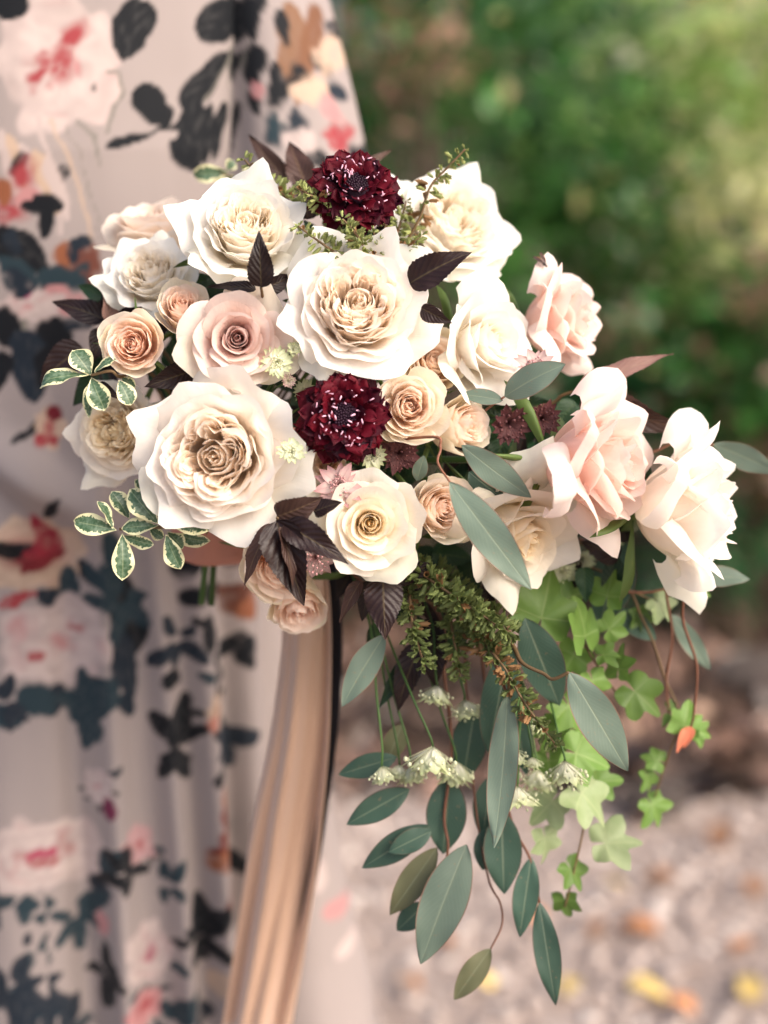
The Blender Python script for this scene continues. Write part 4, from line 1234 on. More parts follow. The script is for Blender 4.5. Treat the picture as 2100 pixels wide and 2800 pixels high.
branch("trailing eucalyptus branch with slim dark leaves hanging lowest", "eucalyptus",
       [(1260, 1640, .935), (1330, 1880, .93), (1365, 2080, .925), (1400, 2250, .922), (1450, 2350, .918), (1475, 2468, .915)],
       [((1372, 2215), (1378, 2444), 106, dict(d=(.922, .918), mat='euc_dark')), ((1330, 2260), (1320, 2380), 60, dict(d=(.928, .928), mat='euc_dark')), ((1453, 2344), (1421, 2562), 72, dict(d=(.918, .915), mat='euc_dark')),
        ((1475, 2468), (1519, 2748), 74, dict(d=(.915, .91), mat='euc_dark')), ((1300, 1930), (1265, 2140), 96, dict(d=(.93, .935), mat='euc_dark')), ((1345, 2120), (1320, 2290), 80, dict(d=(.935, .935), mat='euc_dark'))], 'euc', 'euc_dark', name="eucalyptus_branch", sr=.0012)
branch("thin eucalyptus twig ending in a single olive leaf", "eucalyptus",
       [(1230, 1640, .945), (1275, 1880, .94), (1300, 2200, .93), (1335, 2400, .925), (1368, 2470, .922), (1372, 2530, .92), (1342, 2594, .918)],
       [((1342, 2594), (1242, 2734), 68, dict(d=(.918, .916), mat='euc_olive')), ((1290, 2430), (1240, 2425), 40, dict(d=(.93, .93), mat='euc_olive'))], 'euc', 'euc_olive', name="eucalyptus_twig", sr=.0008)
branch("eucalyptus sprig reaching out behind the outermost ivory rose", "eucalyptus",
       [(1700, 1250, .95), (1850, 1210, .945), (1952, 1216, .94)],
       [((1950, 1216), (2125, 1295), 74, dict(d=(.94, .935), bend=-.3, roll=.3))], 'euc', 'euc', name="eucalyptus_sprig", sr=.0009)
branch("eucalyptus sprig with three leaves below the outermost ivory rose", "eucalyptus",
       [(1600, 1480, .95), (1680, 1600, .95), (1760, 1620, .95), (1860, 1600, .945)],
       [((1890, 1578), (2050, 1584), 66, dict(d=(.94, .935), roll=-.5)), ((1686, 1665), (1795, 1750), 60, dict(d=(.96, .965), mat='euc_dark')), ((1838, 1680), (1942, 1832), 52, dict(d=(.96, .97))), ((1705, 1480), (1640, 1710), 124, dict(d=(.955, .96), mat='euc_dark'))], 'euc', 'euc', name="eucalyptus_sprig", sr=.0009)

# ---- variegated sprigs
def z4(x, y): return (100 + x / 2.074, 900 + y / 2.074)
vl = [((720, 1040), (618, 876), 100), ((690, 1105), (528, 908), 120), ((525, 1075), (425, 920), 90), ((735, 1100), (850, 950), 95), ((745, 1100), (995, 1125), 100), ((690, 1115), (482, 1130), 82),
      ((735, 1165), (818, 1362), 95), ((490, 1170), (664, 1222), 70), ((485, 1160), (487, 1424), 105), ((455, 1140), (210, 1090), 105), ((430, 1130), (345, 975), 70), ((740, 1150), (830, 1245), 80), ((760, 1160), (985, 1200), 80), ((690, 1000), (560, 850), 80), ((640, 1130), (720, 1185), 60)]
rl = [.2, -.1, .35, -.3, -.2, .25, .3, .4, -.15, .1, .9, -.5, .5, .3, .2]
dl = [.865, .853, .862, .852, .850, .856, .853, .858, .852, .855, .852, .872, .876, .88, .868]
branch("cream edged variegated sprig spreading below the large ivory garden rose", "foliage",
       [(*z4(860, 1000), .89), (*z4(780, 1080), .87), (*z4(730, 1120), .858), (*z4(600, 1125), .858), (*z4(470, 1135), .857)],
       [(z4(*a), z4(*b), w / 2.074 * 1.06, dict(d=dd, roll=r)) for (a, b, w), r, dd in zip(vl, rl, dl)], 'var', 'varieg', name="variegated_sprig", smat='stem_brown', sr=.0012)
vl = [((310, 262), (205, 120), 125, .855, .3, 0), ((300, 258), (28, 335), 80, .855, .7, 1.2), ((330, 245), (455, 168), 50, .848, -.7, .6), ((310, 275), (388, 462), 118, .848, .1, 0), ((305, 285), (300, 500), 60, .862, .5, 0), ((465, 290), (535, 432), 100, .845, -.3, 0), ((480, 270), (560, 330), 60, .862, .2, 0)]
branch("cream edged variegated sprig with a curled leaf beside the round peach spray rose", "foliage",
       [(*z4(620, 230), .90), (*z4(480, 270), .86), (*z4(420, 238), .852), (*z4(310, 262), .852)],
       [(z4(*a), z4(*b), w / 2.074, dict(d=dd, roll=r, curl=cu)) for (a, b, w, dd, r, cu) in vl], 'var', 'varieg', name="variegated_sprig", smat='stem_brown', sr=.0012)
branch("blurred variegated sprig standing behind the squared ivory rose", "foliage",
       [(720, 640, .96), (690, 560, .97), (665, 500, .975), (600, 472, .98)],
       [((625, 470), (528, 478), 42, dict(d=.985, curl=.5)), ((640, 478), (600, 530), 50, dict(d=.985)), ((660, 490), (645, 540), 46, dict(d=.98)), ((665, 500), (700, 455), 40, dict(d=.98)), ((680, 530), (742, 520), 50, dict(d=.965, mat='euc_dark')), ((620, 465), (640, 440), 30, dict(d=.985))], 'var', 'varieg', name="variegated_sprig", smat='stem_brown', sr=.001)

# ---- dark ninebark leaves
def nine(label, stem, leaves, mat='dark', group=None):
    return branch(label, "foliage", stem, leaves, 'nine', mat, .0013, 'stem_brown', "ninebark_sprig", group)
nine("small upright dark serrated leaf standing before the squared ivory rose", [(740, 880, .90), (722, 830, .86), (714, 786, .838)],
     [((714, 786), (708, 630), 74, dict(d=(.836, .828), fold=.2)), ((700, 792), (568, 786), 34, dict(d=(.846, .852), roll=.5)), ((725, 790), (800, 752), 50, dict(d=(.862, .87)))])
nine("dark ribbed leaves between the upper seed spikes and the white rose turned sideways", [(1060, 860, .92), (1110, 800, .87), (1128, 770, .858)],
     [((1120, 775), (1290, 690), 92, dict(d=(.848, .842), roll=-.25, curl=.3)), ((1152, 842), (1236, 884), 52, dict(d=(.842, .84), roll=.3, curl=-.4)), ((1140, 800), (1135, 850), 50, dict(d=.87))])
nine("black pointed leaf in the gap between the mauve rose and the round peach spray rose", [(560, 1100, .93), (540, 1050, .90), (520, 1020, .88)],
     [((522, 1015), (395, 1058), 72, dict(d=(.872, .862))), ((530, 1000), (470, 960), 60, dict(d=.89)), ((505, 1010), (470, 1085), 66, dict(d=.885)), ((268, 1050), (330, 1092), 30, dict(d=.868, mat='dark', curl=.9))])
nine("drooping cluster of dark and brown leaves below the large ivory garden rose", [(780, 1340, .90), (768, 1390, .852), (758, 1418, .835)],
     [((756, 1424), (832, 1655), 118, dict(d=(.834, .838), fold=.55, roll=.1)), ((744, 1432), (668, 1612), 48, dict(d=(.836, .85), mat='brown', roll=.6)), ((778, 1434), (953, 1542), 84, dict(d=(.832, .826), fold=.4, roll=-.2)),
      ((757, 1412), (885, 1358), 84, dict(d=(.836, .828), mat='brown', roll=.3)), ((858, 1400), (936, 1374), 52, dict(d=(.83, .826), roll=-.4)), ((765, 1440), (800, 1620), 46, dict(d=(.83, .832), mat='brown', roll=-.7))])
nine("glossy purple black leaf hanging below the creamy white rose with yellow heart", [(1010, 1500, .92), (1035, 1560, .88), (1047, 1580, .862)],
     [((1047, 1578), (1053, 1750), 108, dict(d=(.858, .855), fold=-.15)), ((988, 1588), (930, 1702), 44, dict(d=(.872, .875), mat='brown', roll=.4)), ((1060, 1575), (1195, 1545), 74, dict(d=.875)), ((1010, 1590), (990, 1700), 60, dict(d=.9)), ((1075, 1560), (1160, 1620), 90, dict(d=.90))])
nine("pointed brown leaves rising behind the upper burgundy scabiosa", [(900, 640, .95), (870, 570, .95), (840, 520, .95)],
     [((785, 500), (680, 368), 54, dict(d=(.95, .955), mat='brown')), ((838, 510), (790, 388), 70, dict(d=(.945, .955), mat='brown')), ((962, 470), (1074, 408), 26, dict(d=(.94, .95), mat='brown')), ((850, 560), (800, 480), 70, dict(d=.93, mat='brown')), ((840, 600), (838, 530), 60, dict(d=.90, mat='brown')), ((900, 480), (880, 430), 40, dict(d=.95))])
nine("purple leaves sticking out beyond the round peach spray rose towards the gown", [(430, 940, .93), (330, 900, .925), (290, 880, .92)],
     [((288, 874), (143, 826), 66, dict(d=(.92, .925), roll=.3)), ((290, 885), (268, 752), 34, dict(d=(.915, .92), roll=.7)), ((300, 885), (285, 780), 56, dict(d=(.905, .905), mat='pinkbrown', roll=.6)), ((225, 950), (108, 1046), 92, dict(d=(.925, .93), roll=.3)), ((280, 900), (255, 990), 60, dict(d=.92)), ((330, 950), (250, 960), 70, dict(d=.925))])
nine("long pinkish brown leaves fanning out between the two blush roses", [(1450, 1120, .93), (1540, 1080, .92), (1590, 1066, .915)],
     [((1585, 1062), (1842, 968), 66, dict(d=(.91, .905), mat='pinkbrown', roll=-.6, bend=.15)), ((1600, 1075), (1876, 1178), 104, dict(d=(.905, .91), mat='brown', roll=.35)), ((1690, 1085), (1756, 1216), 62, dict(d=(.90, .90), mat='brown')), ((1590, 1090), (1700, 1150), 70, dict(d=.92, mat='brown'))])
nine("purple leaves hanging among the green stems under the seed heads", [(1100, 1640, .92), (1140, 1720, .915), (1150, 1770, .912)],
     [((1150, 1760), (1085, 1950), 80, dict(d=(.91, .915), roll=.3)), ((1120, 1800), (1035, 1938), 50, dict(d=.92, mat='deepgreen')), ((1180, 1740), (1190, 1880), 80, dict(d=.92)), ((1150, 1700), (1220, 1820), 90, dict(d=.925)), ((1030, 1700), (1020, 1860), 50, dict(d=.93, mat='deepgreen'))])

# ---- leafy filler deep between the flowers
import itertools
fill = [("near the large ivory garden rose", [(560, 1050), (480, 1060), (430, 900), (520, 1000), (760, 1120), (800, 1050), (720, 1080), (850, 1330), (880, 1290), (800, 1400)]),
        ("near the lower burgundy scabiosa", [(820, 1090), (880, 1000), (820, 1150), (1010, 1270), (1080, 1270), (1120, 1300), (960, 1250), (1150, 1260), (1170, 1220), (1240, 1250), (1300, 1230)]),
        ("near the dark astrantias", [(1370, 1130), (1420, 1160), (1470, 1180), (1340, 1200), (1420, 1230), (1500, 1200), (1360, 1260), (1460, 1110), (1540, 1140), (1310, 1290), (1260, 1270), (1500, 1270)]),
        ("near the upper burgundy scabiosa", [(860, 640), (920, 660), (1000, 650), (1080, 700), (820, 700), (1120, 720), (780, 760), (1060, 620), (960, 620), (1140, 780), (1100, 660)]),
        ("under the creamy white rose with yellow heart", [(1100, 1600), (1180, 1560), (1240, 1520), (1140, 1520), (1290, 1580), (1200, 1640), (1080, 1660), (1250, 1640), (1000, 1620), (940, 1600), (1330, 1640), (1160, 1720), (1280, 1700), (1220, 1760)]),
        ("behind the blush rose with rolled petals", [(1560, 1560), (1640, 1500), (1700, 1440), (1720, 1330), (1680, 1560), (1760, 1300), (1600, 1600), (1540, 1480), (1770, 1420)]),
        ("behind the round peach spray rose", [(300, 1040), (260, 1000), (340, 830), (300, 860), (450, 1050), (240, 1060), (470, 960), (590, 800), (540, 770), (330, 720), (260, 800)])]
for where, spots in fill:
    lv = []
    for (x, y) in spots:
        a = _lr.uniform(0, 6.28); l = _lr.uniform(80, 130)
        lv.append(((x - math.cos(a) * l * .5, y - math.sin(a) * l * .5), (x + math.cos(a) * l * .5, y + math.sin(a) * l * .5), l * _lr.uniform(.5, .65), dict(d=float(_lr.uniform(.925, .95)), mat=['deepgreen', 'dark', 'deepgreen'][int(_lr.integers(0, 3))])))
    cx = sum(s[0] for s in spots) / len(spots); cy = sum(s[1] for s in spots) / len(spots)
    branch("dark leafy stem deep in the bouquet " + where, "foliage", [(cx - 20, cy + 30, .955), (cx, cy, .95), (cx + 25, cy - 20, .945)], lv, 'nine', 'deepgreen', .0014, 'stem_brown', "leafy_stem")

# ---- scabiosas
def scab_mat():
    m, nt, out = newmat("burgundy_velvet_petal")
    h = N(nt)
    uv = h.n("ShaderNodeUVMap").outputs[0]
    sep = h.n("ShaderNodeSeparateXYZ"); h.l(uv, sep.inputs[0])
    oi = h.n("ShaderNodeObjectInfo")
    c = h.mix(oi.outputs["Random"], (.018, .001, .007), (.115, .003, .011))
    c = h.mix(h.ramp(sep.outputs[1], [(0.0, 1.0), (.45, 0.0)]), c, (.012, .002, .006))
    n = h.noise(h.mapping(uv, (14, 3, 1)), 1, 3)
    c = h.mix(h.ramp(n, [(.5, 0.0), (.8, .35)]), c, (.16, .008, .02))
    leafy_shader(h, out, c, c, .10, .6, .15, n, .4, .0006, 0.0)
    return m
M['scab'] = scab_mat()
M['anther'] = plain_leaf_mat("pink_anther", (.60, .30, .42), (.74, .46, .56), 0, .5)
M['darkbud'] = plain_leaf_mat("dark_bud", (.015, .006, .014), (.04, .012, .03), 0, .5, .3, 200)
def scabiosa(label, px, py, d, rpx, axis, seed):
    rng = np.random.default_rng(seed)
    R = pxm(rpx, d); ax = camdir(*axis)
    c = at(px, py, d); base = c - ax * R * .35
    root = empty("scabiosa", base, frame_z(ax, rng.uniform(0, 6)))
    tag(root, label, "scabiosa")
    vars_ = []
    for k in range(10):
        V, F, UV = leaf_arrays(rng, 'obovate', 7, 8, rng.uniform(.62, .85), rng.uniform(-.1, .35), rng.uniform(-.2, .55), rng.uniform(-.3, .3), 0, 1, .07, rng.uniform(-.3, .5))
        # lobed outer edge
        vv = UV[:, 1]; uu = UV[:, 0] * 2 - 1
        V[:, 1] += vv ** 3 * .10 * np.cos(uu * 9 + k)
        vars_.append(make_mesh("petal", V, F, UV, M['scab']))
    def put(me, pos, dirn, nrm, ln, name="petal"):
        y = Vector(dirn).normalized(); z = Vector(nrm); x = y.cross(z).normalized(); z = x.cross(y)
        m4 = Matrix((x * ln, y * ln, z * ln)).transposed().to_4x4(); m4.translation = Vector(pos)
        return obj(name, me, root, m4)
    for ring, (rr, z, n, ln, elev) in enumerate([(.30, .16, 15, .68, -.05), (.36, .28, 15, .54, .28), (.34, .40, 14, .44, .55), (.28, .48, 12, .34, .85), (.20, .52, 9, .26, 1.1)]):
        for k in range(n):
            for s in ((-.5, .5) if ring < 2 else (0,)):
                a = (k + .5 * (ring % 2)) * 2 * math.pi / n + rng.normal(0, .07) + s * .16
                el = elev + rng.normal(0, .16)
                dr = (math.cos(a) * math.cos(el), math.sin(a) * math.cos(el), math.sin(el))
                nr = (-math.cos(a) * math.sin(el) + rng.normal(0, .25), -math.sin(a) * math.sin(el) + rng.normal(0, .25), math.cos(el))
                put(vars_[int(rng.integers(0, 10))], (rr * math.cos(a) * R, rr * math.sin(a) * R, z * R), dr, nr, ln * R * rng.uniform(.85, 1.12))
    J = Join(); JA = Join(); JB = Join()
    for k in range(52):
        a = rng.uniform(0, 6.28); rr = rng.uniform(.18, .72); zz = .62 - .35 * rr ** 2
        el = 1.25 - rr * .9
        p0 = np.array([rr * .5 * math.cos(a), rr * .5 * math.sin(a), zz * .7]) * R
        dr = np.array([math.cos(a) * math.cos(el), math.sin(a) * math.cos(el), math.sin(el)])
        p1 = np.array([rr * math.cos(a), rr * math.sin(a), zz + .10]) * R + rng.normal(0, .02, 3) * R
        v, f = tube_arrays(np.array([p0, (p0 + p1) / 2 + dr * R * .02, p1]), .00018, .00018, 4); J.add(v, f)
        t = rng.normal(0, 1, 3); t /= np.linalg.norm(t)
        v, f = tube_arrays(np.array([p1 - t * .0016, p1 - t * .0009, p1 + t * .0009, p1 + t * .0016]), np.array([.00012, .00046, .00046, .00012]), None, 5); JA.add(v, f)
    for k in range(70):
        a = k * 2.39996; rr = .26 * math.sqrt((k + .5) / 70)
        JB.add(IV * R * .028 + np.array([rr * math.cos(a), rr * math.sin(a), .62 - .5 * rr * rr]) * R, IF)
    for nm, j, mt in (("filaments", J, M['darkbud']), ("anthers", JA, M['anther']), ("bud_cushion", JB, M['darkbud'])):
        o = obj(nm, j.mesh(nm, mt), root); o["kind"] = "stuff"
    v = [[a * math.cos(2 * math.pi * k / 10) * R, a * math.sin(2 * math.pi * k / 10) * R, b * R] for a, b in ((.03, -.1), (.2, -.02), (.36, .12), (.30, .35), (.2, .52), (.03, .58)) for k in range(10)]
    f = [(j * 10 + k, j * 10 + (k + 1) % 10, (j + 1) * 10 + (k + 1) % 10, (j + 1) * 10 + k) for j in range(5) for k in range(10)]
    obj("head", make_mesh("head", v, f, None, M['darkbud']), root)
    for k in range(12):
        V, F, UV = leaf_arrays(rng, 'lance', 3, 6, .22, .1, .3); a = k * .5236
        put(make_mesh("bract", V, F, UV, M['sepal']), (.1 * R * math.cos(a), .1 * R * math.sin(a), 0), (math.cos(a), math.sin(a), .1), (0, 0, 1), .75 * R, "bract")
    tube("stem", stem_path(base - ax * .1 * R, ax), .0014, .0013, M['stem'], root, 6)
scabiosa("burgundy scabiosa at the top of the bouquet among green seed spikes", 972, 518, .868, 130, (.14, .38, .9), 201)
scabiosa("burgundy scabiosa set in the middle of the bouquet above the pink astrantia", 940, 1135, .838, 132, (.04, .04, 1), 202)

# ---- astrantias
def bract_mat(name, base, tip, trans=.3):
    m, nt, out = newmat(name)
    h = N(nt)
    uv = h.n("ShaderNodeUVMap").outputs[0]
    sep = h.n("ShaderNodeSeparateXYZ"); h.l(uv, sep.inputs[0])
    au = h.math('ABSOLUTE', h.math('MULTIPLY_ADD', sep.outputs[0], 2.0, -1.0))
    c = h.mix(h.ramp(sep.outputs[1], [(.25, 0.0), (.95, 1.0)]), base, tip)
    c = h.mix(h.ramp(au, [(0.0, .5), (.15, 0.0), (.6, 0.0), (1.0, .5)]), c, tip)
    leafy_shader(h, out, c, c, trans, .55, .25)
    return m
M['br_white'] = bract_mat("astrantia_bract_white", (.88, .86, .74), (.46, .52, .26))
M['br_pink'] = bract_mat("astrantia_bract_pink", (.80, .66, .60), (.52, .26, .28))
M['br_maroon'] = bract_mat("astrantia_bract_maroon", (.20, .085, .085), (.12, .04, .045))
M['br_pale'] = bract_mat("astrantia_bract_pale_pink", (.78, .66, .60), (.45, .28, .27))
M['fl_white'] = plain_leaf_mat("astrantia_floret_white", (.76, .76, .56), (.46, .50, .28), .1, .6, .2, 400)
M['fl_pink'] = plain_leaf_mat("astrantia_floret_pink", (.66, .42, .40), (.36, .14, .16), .1, .6, .2, 400)
M['fl_maroon'] = plain_leaf_mat("astrantia_floret_maroon", (.22, .10, .10), (.10, .03, .035), .1, .6, .2, 400)
_br = {}
def astrantia(label, px, py, d, rpx, axis, mat, flo, cup, seed, stem=None, nb=15, group=None, inner=.45, smat='stem'):
    rng = np.random.default_rng(seed)
    R = pxm(rpx, d); ax = camdir(*axis)
    if stem is None: d = fd(px, py, d, .008)
    base = at(px, py, d) - ax * R * .25
    root = empty("astrantia", base, frame_z(ax, rng.uniform(0, 6)))
    tag(root, label, "astrantia", group)
    if mat not in _br:
        _br[mat] = [make_mesh("bract", *leaf_arrays(np.random.default_rng(k), 'lance', 5, 7, .46, .2, (-.1, .25, .5)[k], 0, 0, 1, .01), M[mat]) for k in range(3)]
    for k in range(nb):
        a = k * 2 * math.pi / nb + rng.normal(0, .05); el = cup + rng.normal(0, .08)
        y = Vector((math.cos(a) * math.cos(el), math.sin(a) * math.cos(el), math.sin(el)))
        zz = Vector((-math.cos(a) * math.sin(el), -math.sin(a) * math.sin(el), math.cos(el)))
        x = y.cross(zz); ln = R * rng.uniform(.82, 1.05)
        m4 = Matrix((x * ln, y * ln, zz * ln)).transposed().to_4x4(); m4.translation = y * (.06 * R)
        obj("bract", _br[mat][k % 3], root, m4)
    J = Join()
    nf = 34
    for k in range(nf):
        a = k * 2.39996; rr = math.sqrt((k + .5) / nf); el = 1.5 - rr * 1.05
        tip = np.array([math.cos(a) * math.cos(el), math.sin(a) * math.cos(el), math.sin(el)]) * R * (inner + .12 * rng.uniform(-1, 1)) * (1.05 - .1 * rr)
        v, f = tube_arrays(np.array([np.zeros(3), tip * .6, tip]), .00016, .00014, 3); J.add(v, f)
        J.add(IV * R * rng.uniform(.04, .07) * np.array([1, 1, 1.2]) + tip, IF)
    o = obj("florets", J.mesh("florets", M[flo]), root); o["kind"] = "stuff"
    if stem is None:
        path = stem_path(base - ax * .01 * R, ax, False)
    else:
        path = catmull([tuple(at(*q)) for q in stem] + [tuple(base)], 7)
    tube("stem", path, .0009, .0007, M[smat], root, 6)
    return root
astrantia("greenish white astrantia resting on the edge of the mauve rose", 757, 990, .845, 48, (.05, .12, 1), 'br_white', 'fl_white', .25, 301, nb=18, inner=.46)
astrantia("small greenish white astrantia bud above the one resting on the mauve rose", 802, 956, .850, 28, (.3, .3, .9), 'br_white', 'fl_white', .7, 302, inner=.75)
astrantia("small greenish white astrantia bud below the one resting on the mauve rose", 787, 1042, .850, 28, (.3, .0, .9), 'br_pale', 'fl_white', .7, 303, inner=.75)
astrantia("greenish white astrantia pressed against the side of the large ivory garden rose", 797, 1232, .850, 44, (.05, .45, .9), 'br_white', 'fl_white', .3, 304, nb=16, inner=.5)
astrantia("pale green astrantia peeping out under the lower burgundy scabiosa", 1020, 1246, .858, 46, (.1, -.1, 1), 'br_white', 'fl_white', .35, 305)
astrantia("pale green astrantia half hidden beside the lower burgundy scabiosa's left petals", 832, 1068, .868, 38, (-.3, .1, 1), 'br_white', 'fl_white', .5, 306)
astrantia("pink star shaped astrantia resting on the creamy white rose", 927, 1325, .845, 70, (-.05, .05, 1), 'br_pink', 'fl_pink', .12, 307, nb=14, inner=.42)
astrantia("pink and brown pincushion astrantia under the drooping dark leaves", 862, 1528, .850, 62, (.0, -.35, .9), 'br_pale', 'fl_pink', -.1, 308, inner=.75)
astrantia("maroon astrantia wedged under the open pale peach rose", 1092, 1240, .868, 62, (.1, -.2, 1), 'br_maroon', 'fl_maroon', .3, 309, inner=.8)
astrantia("maroon astrantia hanging beside the small pale peach bud", 1392, 1158, .878, 70, (.25, -.35, .9), 'br_maroon', 'fl_maroon', .5, 310, inner=.8)
astrantia("maroon astrantia behind the rolled petal of the blush rose", 1485, 1145, .885, 58, (.3, -.1, .9), 'br_maroon', 'fl_maroon', .5, 311, inner=.8)
astrantia("pale pink astrantia with thin spread bracts above the broad eucalyptus leaf", 1466, 1002, .868, 64, (-.1, .5, .8), 'br_pale', 'fl_pink', .35, 312, nb=14, inner=.5)
hang = [(1047, 2132, 40), (1090, 2124, 36), (1124, 2134, 40), (1182, 2104, 70), (1247, 2134, 56), (1194, 1918, 50), (1272, 1955, 46), (1401, 2084, 42), (1456, 2096, 28), (1546, 2134, 60), (1470, 2150, 50), (1416, 2200, 56), (1446, 2003, 46)]
dz = [.905, .915, .912, .895, .92, .91, .92, .895, .90, .895, .92, .895, .93]
origin = [(1010, 1700), (1020, 1700), (1030, 1720), (1060, 1740), (1140, 1740), (1180, 1700), (1230, 1740), (1420, 1850), (1420, 1850), (1500, 1900), (1440, 1900), (1420, 1900), (1400, 1800)]
hl = ["nodding white astrantia at the edge of the hanging row nearest the ribbon", "small nodding white astrantia squeezed between two others in the hanging row", "nodding white astrantia overlapped by the biggest hanging one", "biggest nodding white astrantia on a curved green stem",
      "yellowish fading astrantia hanging next to the pale sickle leaf", "greenish astrantia half hidden among the green stems", "pale astrantia hanging above the yellowish fading one", "nodding white astrantia just right of the pale sickle leaf's edge", "tiny brown tipped astrantia bud between the hanging white ones",
      "full white astrantia hanging beyond the end of the seed spike", "blurred pale astrantia behind the hanging white ones", "lowest hanging white astrantia", "blurred pale astrantia behind the trailing seed spike"]
hl[7] = "nodding white astrantia beside the pale sickle leaf"
for k, ((x, y, r), dd, (ox, oy), lb) in enumerate(zip(hang, dz, origin, hl)):
    my = y - r * .5
    st = [(ox - 60, oy - 160, .95), (ox, oy, .92), (ox + (x - ox) * .55, oy + (my - oy) * .5, dd + .004), (x - (x - ox) * .06, oy + (my - oy) * .82, dd)]
    tx = _lr.uniform(-.25, .25)
    astrantia(lb, x, y - r * .55, dd, r * 1.45, (tx, -.93, .10), 'br_white', 'fl_white', .80, 330 + k, stem=st, nb=17, inner=.78)
for k, (x, y, r, dd) in enumerate([(1536, 1566, 52, .93), (1592, 1532, 44, .94), (1690, 1462, 36, .95)]):
    astrantia(["white astrantia under the cream rose with drooping petals", "yellow green astrantia under the blush rose with rolled petals", "small pale astrantia in the gap between the blush rose and the outermost ivory rose"][k], x, y, dd, r, (.1, -.5, .8), 'br_white', 'fl_white', .5, 350 + k, stem=[(1300, 1450, .96), (1430, 1500, .955), (x - 40, y - 25, dd + .01)], nb=14, inner=.65)

# ---- green seed spikes: stem and whorls of little bell shaped calyces
M['calyx'] = plain_leaf_mat("seed_calyx_green", (.22, .26, .075), (.36, .39, .16), .25, .55, .3, 300)
M['calyx_dk'] = plain_leaf_mat("seed_calyx_deep_green", (.10, .14, .04), (.20, .24, .085), .25, .55, .3, 300)
M['calyx_br'] = plain_leaf_mat("seed_calyx_brown", (.22, .12, .05), (.30, .17, .08), .25, .6, .2, 300)
def calyx_mesh(mat, seed):
    rng = np.random.default_rng(seed)
    s = 8; prof = [(.07, 0), (.18, .22), (.21, .5), (.22, .74), (.31, 1.0)]
    V = []; 
    for j, (r, y) in enumerate(prof):
        for k in range(s):
            a = 2 * math.pi * k / s; yy = y + (.22 if k % 2 == 0 else -.12) * (j == 4)
            V.append((r * math.cos(a), yy, r * math.sin(a) + .06 * y))
    F = [(j * s + k, j * s + (k + 1) % s, (j + 1) * s + (k + 1) % s, (j + 1) * s + k) for j in range(4) for k in range(s)]
    return make_mesh("calyx", np.array(V) + rng.normal(0, .02, (len(V), 3)), F, None, mat)
CX = {m: [calyx_mesh(M[m], k) for k in range(3)] for m in ('calyx', 'calyx_dk', 'calyx_br')}
def spike(label, pts, step=15, size=20, mat='calyx', brown=0.0, per=4, seed=0, taper=.5, from_bind=True, group=None):
    rng = np.random.default_rng(seed)
    P = [at(*q) for q in pts]
    root = empty("seed_spike", P[0]); tag(root, label, "seed spike", group)
    cp = catmull([tuple(p) for p in P], 12)
    full = cp
    if from_bind:
        a = seed * 1.7
        b = BIND + RIGHT * (.010 * math.cos(a)) + FWD * (.010 * math.sin(a))
        full = np.concatenate([catmull([tuple(b), tuple((b + P[0]) * .5 + UP * .01), tuple(P[0])], 8)[:-1], cp])
    tube("stem", full, .0011, .0006, M['stem_brown'], root, 6)
    seg = np.linalg.norm(np.diff(cp, axis=0), axis=1); s = np.concatenate([[0], np.cumsum(seg)]); tot = s[-1]
    d0 = pts[0][2]; st = pxm(step, d0); nw = max(3, int(tot / st))
    inv = PINV(root).to_3x3(); p0 = np.array(P[0][:])
    for w in range(nw + 1):
        q = (w + rng.uniform(-.2, .2)) / nw; q = min(max(q, 0), 1)
        pos = np.array([np.interp(q * tot, s, cp[:, k]) for k in range(3)])
        tg = np.array([np.interp(min(q + .02, 1) * tot, s, cp[:, k]) for k in range(3)]) - np.array([np.interp(max(q - .02, 0) * tot, s, cp[:, k]) for k in range(3)])
        tg = Vector(tg).normalized()
        fr = frame_z(tg, rng.uniform(0, 6.28))
        sz = pxm(size, d0) * (1 - taper * q * q)
        for k in range(per):
            if rng.uniform() < .12: continue
            a = k * 2 * math.pi / per + rng.normal(0, .25)
            el = .18 + rng.normal(0, .35)
            y = fr @ Vector((math.cos(a) * math.cos(el), math.sin(a) * math.cos(el), math.sin(el)))
            x = y.cross(tg).normalized(); z = x.cross(y)
            sc = sz * rng.uniform(.75, 1.25)
            m4 = Matrix((x * sc, y * sc, z * sc)).transposed().to_4x4()
            m4.translation = Vector(pos - p0) + y * sc * .4
            mm = 'calyx_br' if rng.uniform() < brown * (1 if .1 < q < .75 else .3) else mat
            obj("calyx", CX[mm][int(rng.integers(0, 3))], root, m4)
    return root
spike("upright green seed spike standing against the hedge beside the large white back rose", [(1118, 650, .90), (1150, 590, .895), (1177, 510, .89), (1227, 455, .888), (1272, 408, .886)], 21.25, 28.32, 'calyx', .25, 4, 401)
spike("pale green seed spike leaning over the squared ivory rose towards the gown", [(800, 560, .91), (760, 520, .895), (706, 478, .89), (668, 436, .888)], 17.5, 28.32, 'calyx', .1, 5, 402)
spike("bushy seed spike touching the left of the upper scabiosa", [(930, 600, .90), (902, 569, .872), (860, 540, .862), (808, 512, .86)], 15, 29.5, 'calyx', .1, 5, 403)
spike("seed spike lying between the squared ivory rose and the large ivory rose", [(960, 720, .90), (915, 690, .858), (865, 655, .852), (815, 618, .852)], 16.25, 29.5, 'calyx', .1, 5, 404)
spike("short seed spike in front of the upper scabiosa's lower petals", [(1000, 700, .89), (991, 668, .855), (965, 630, .846), (936, 598, .844)], 15, 28.32, 'calyx', .15, 5, 405)
spike("brownish seed spike right under the upper scabiosa", [(1080, 720, .90), (1060, 680, .88), (1050, 640, .878), (1060, 590, .88)], 15, 28.32, 'calyx', .6, 5, 406)
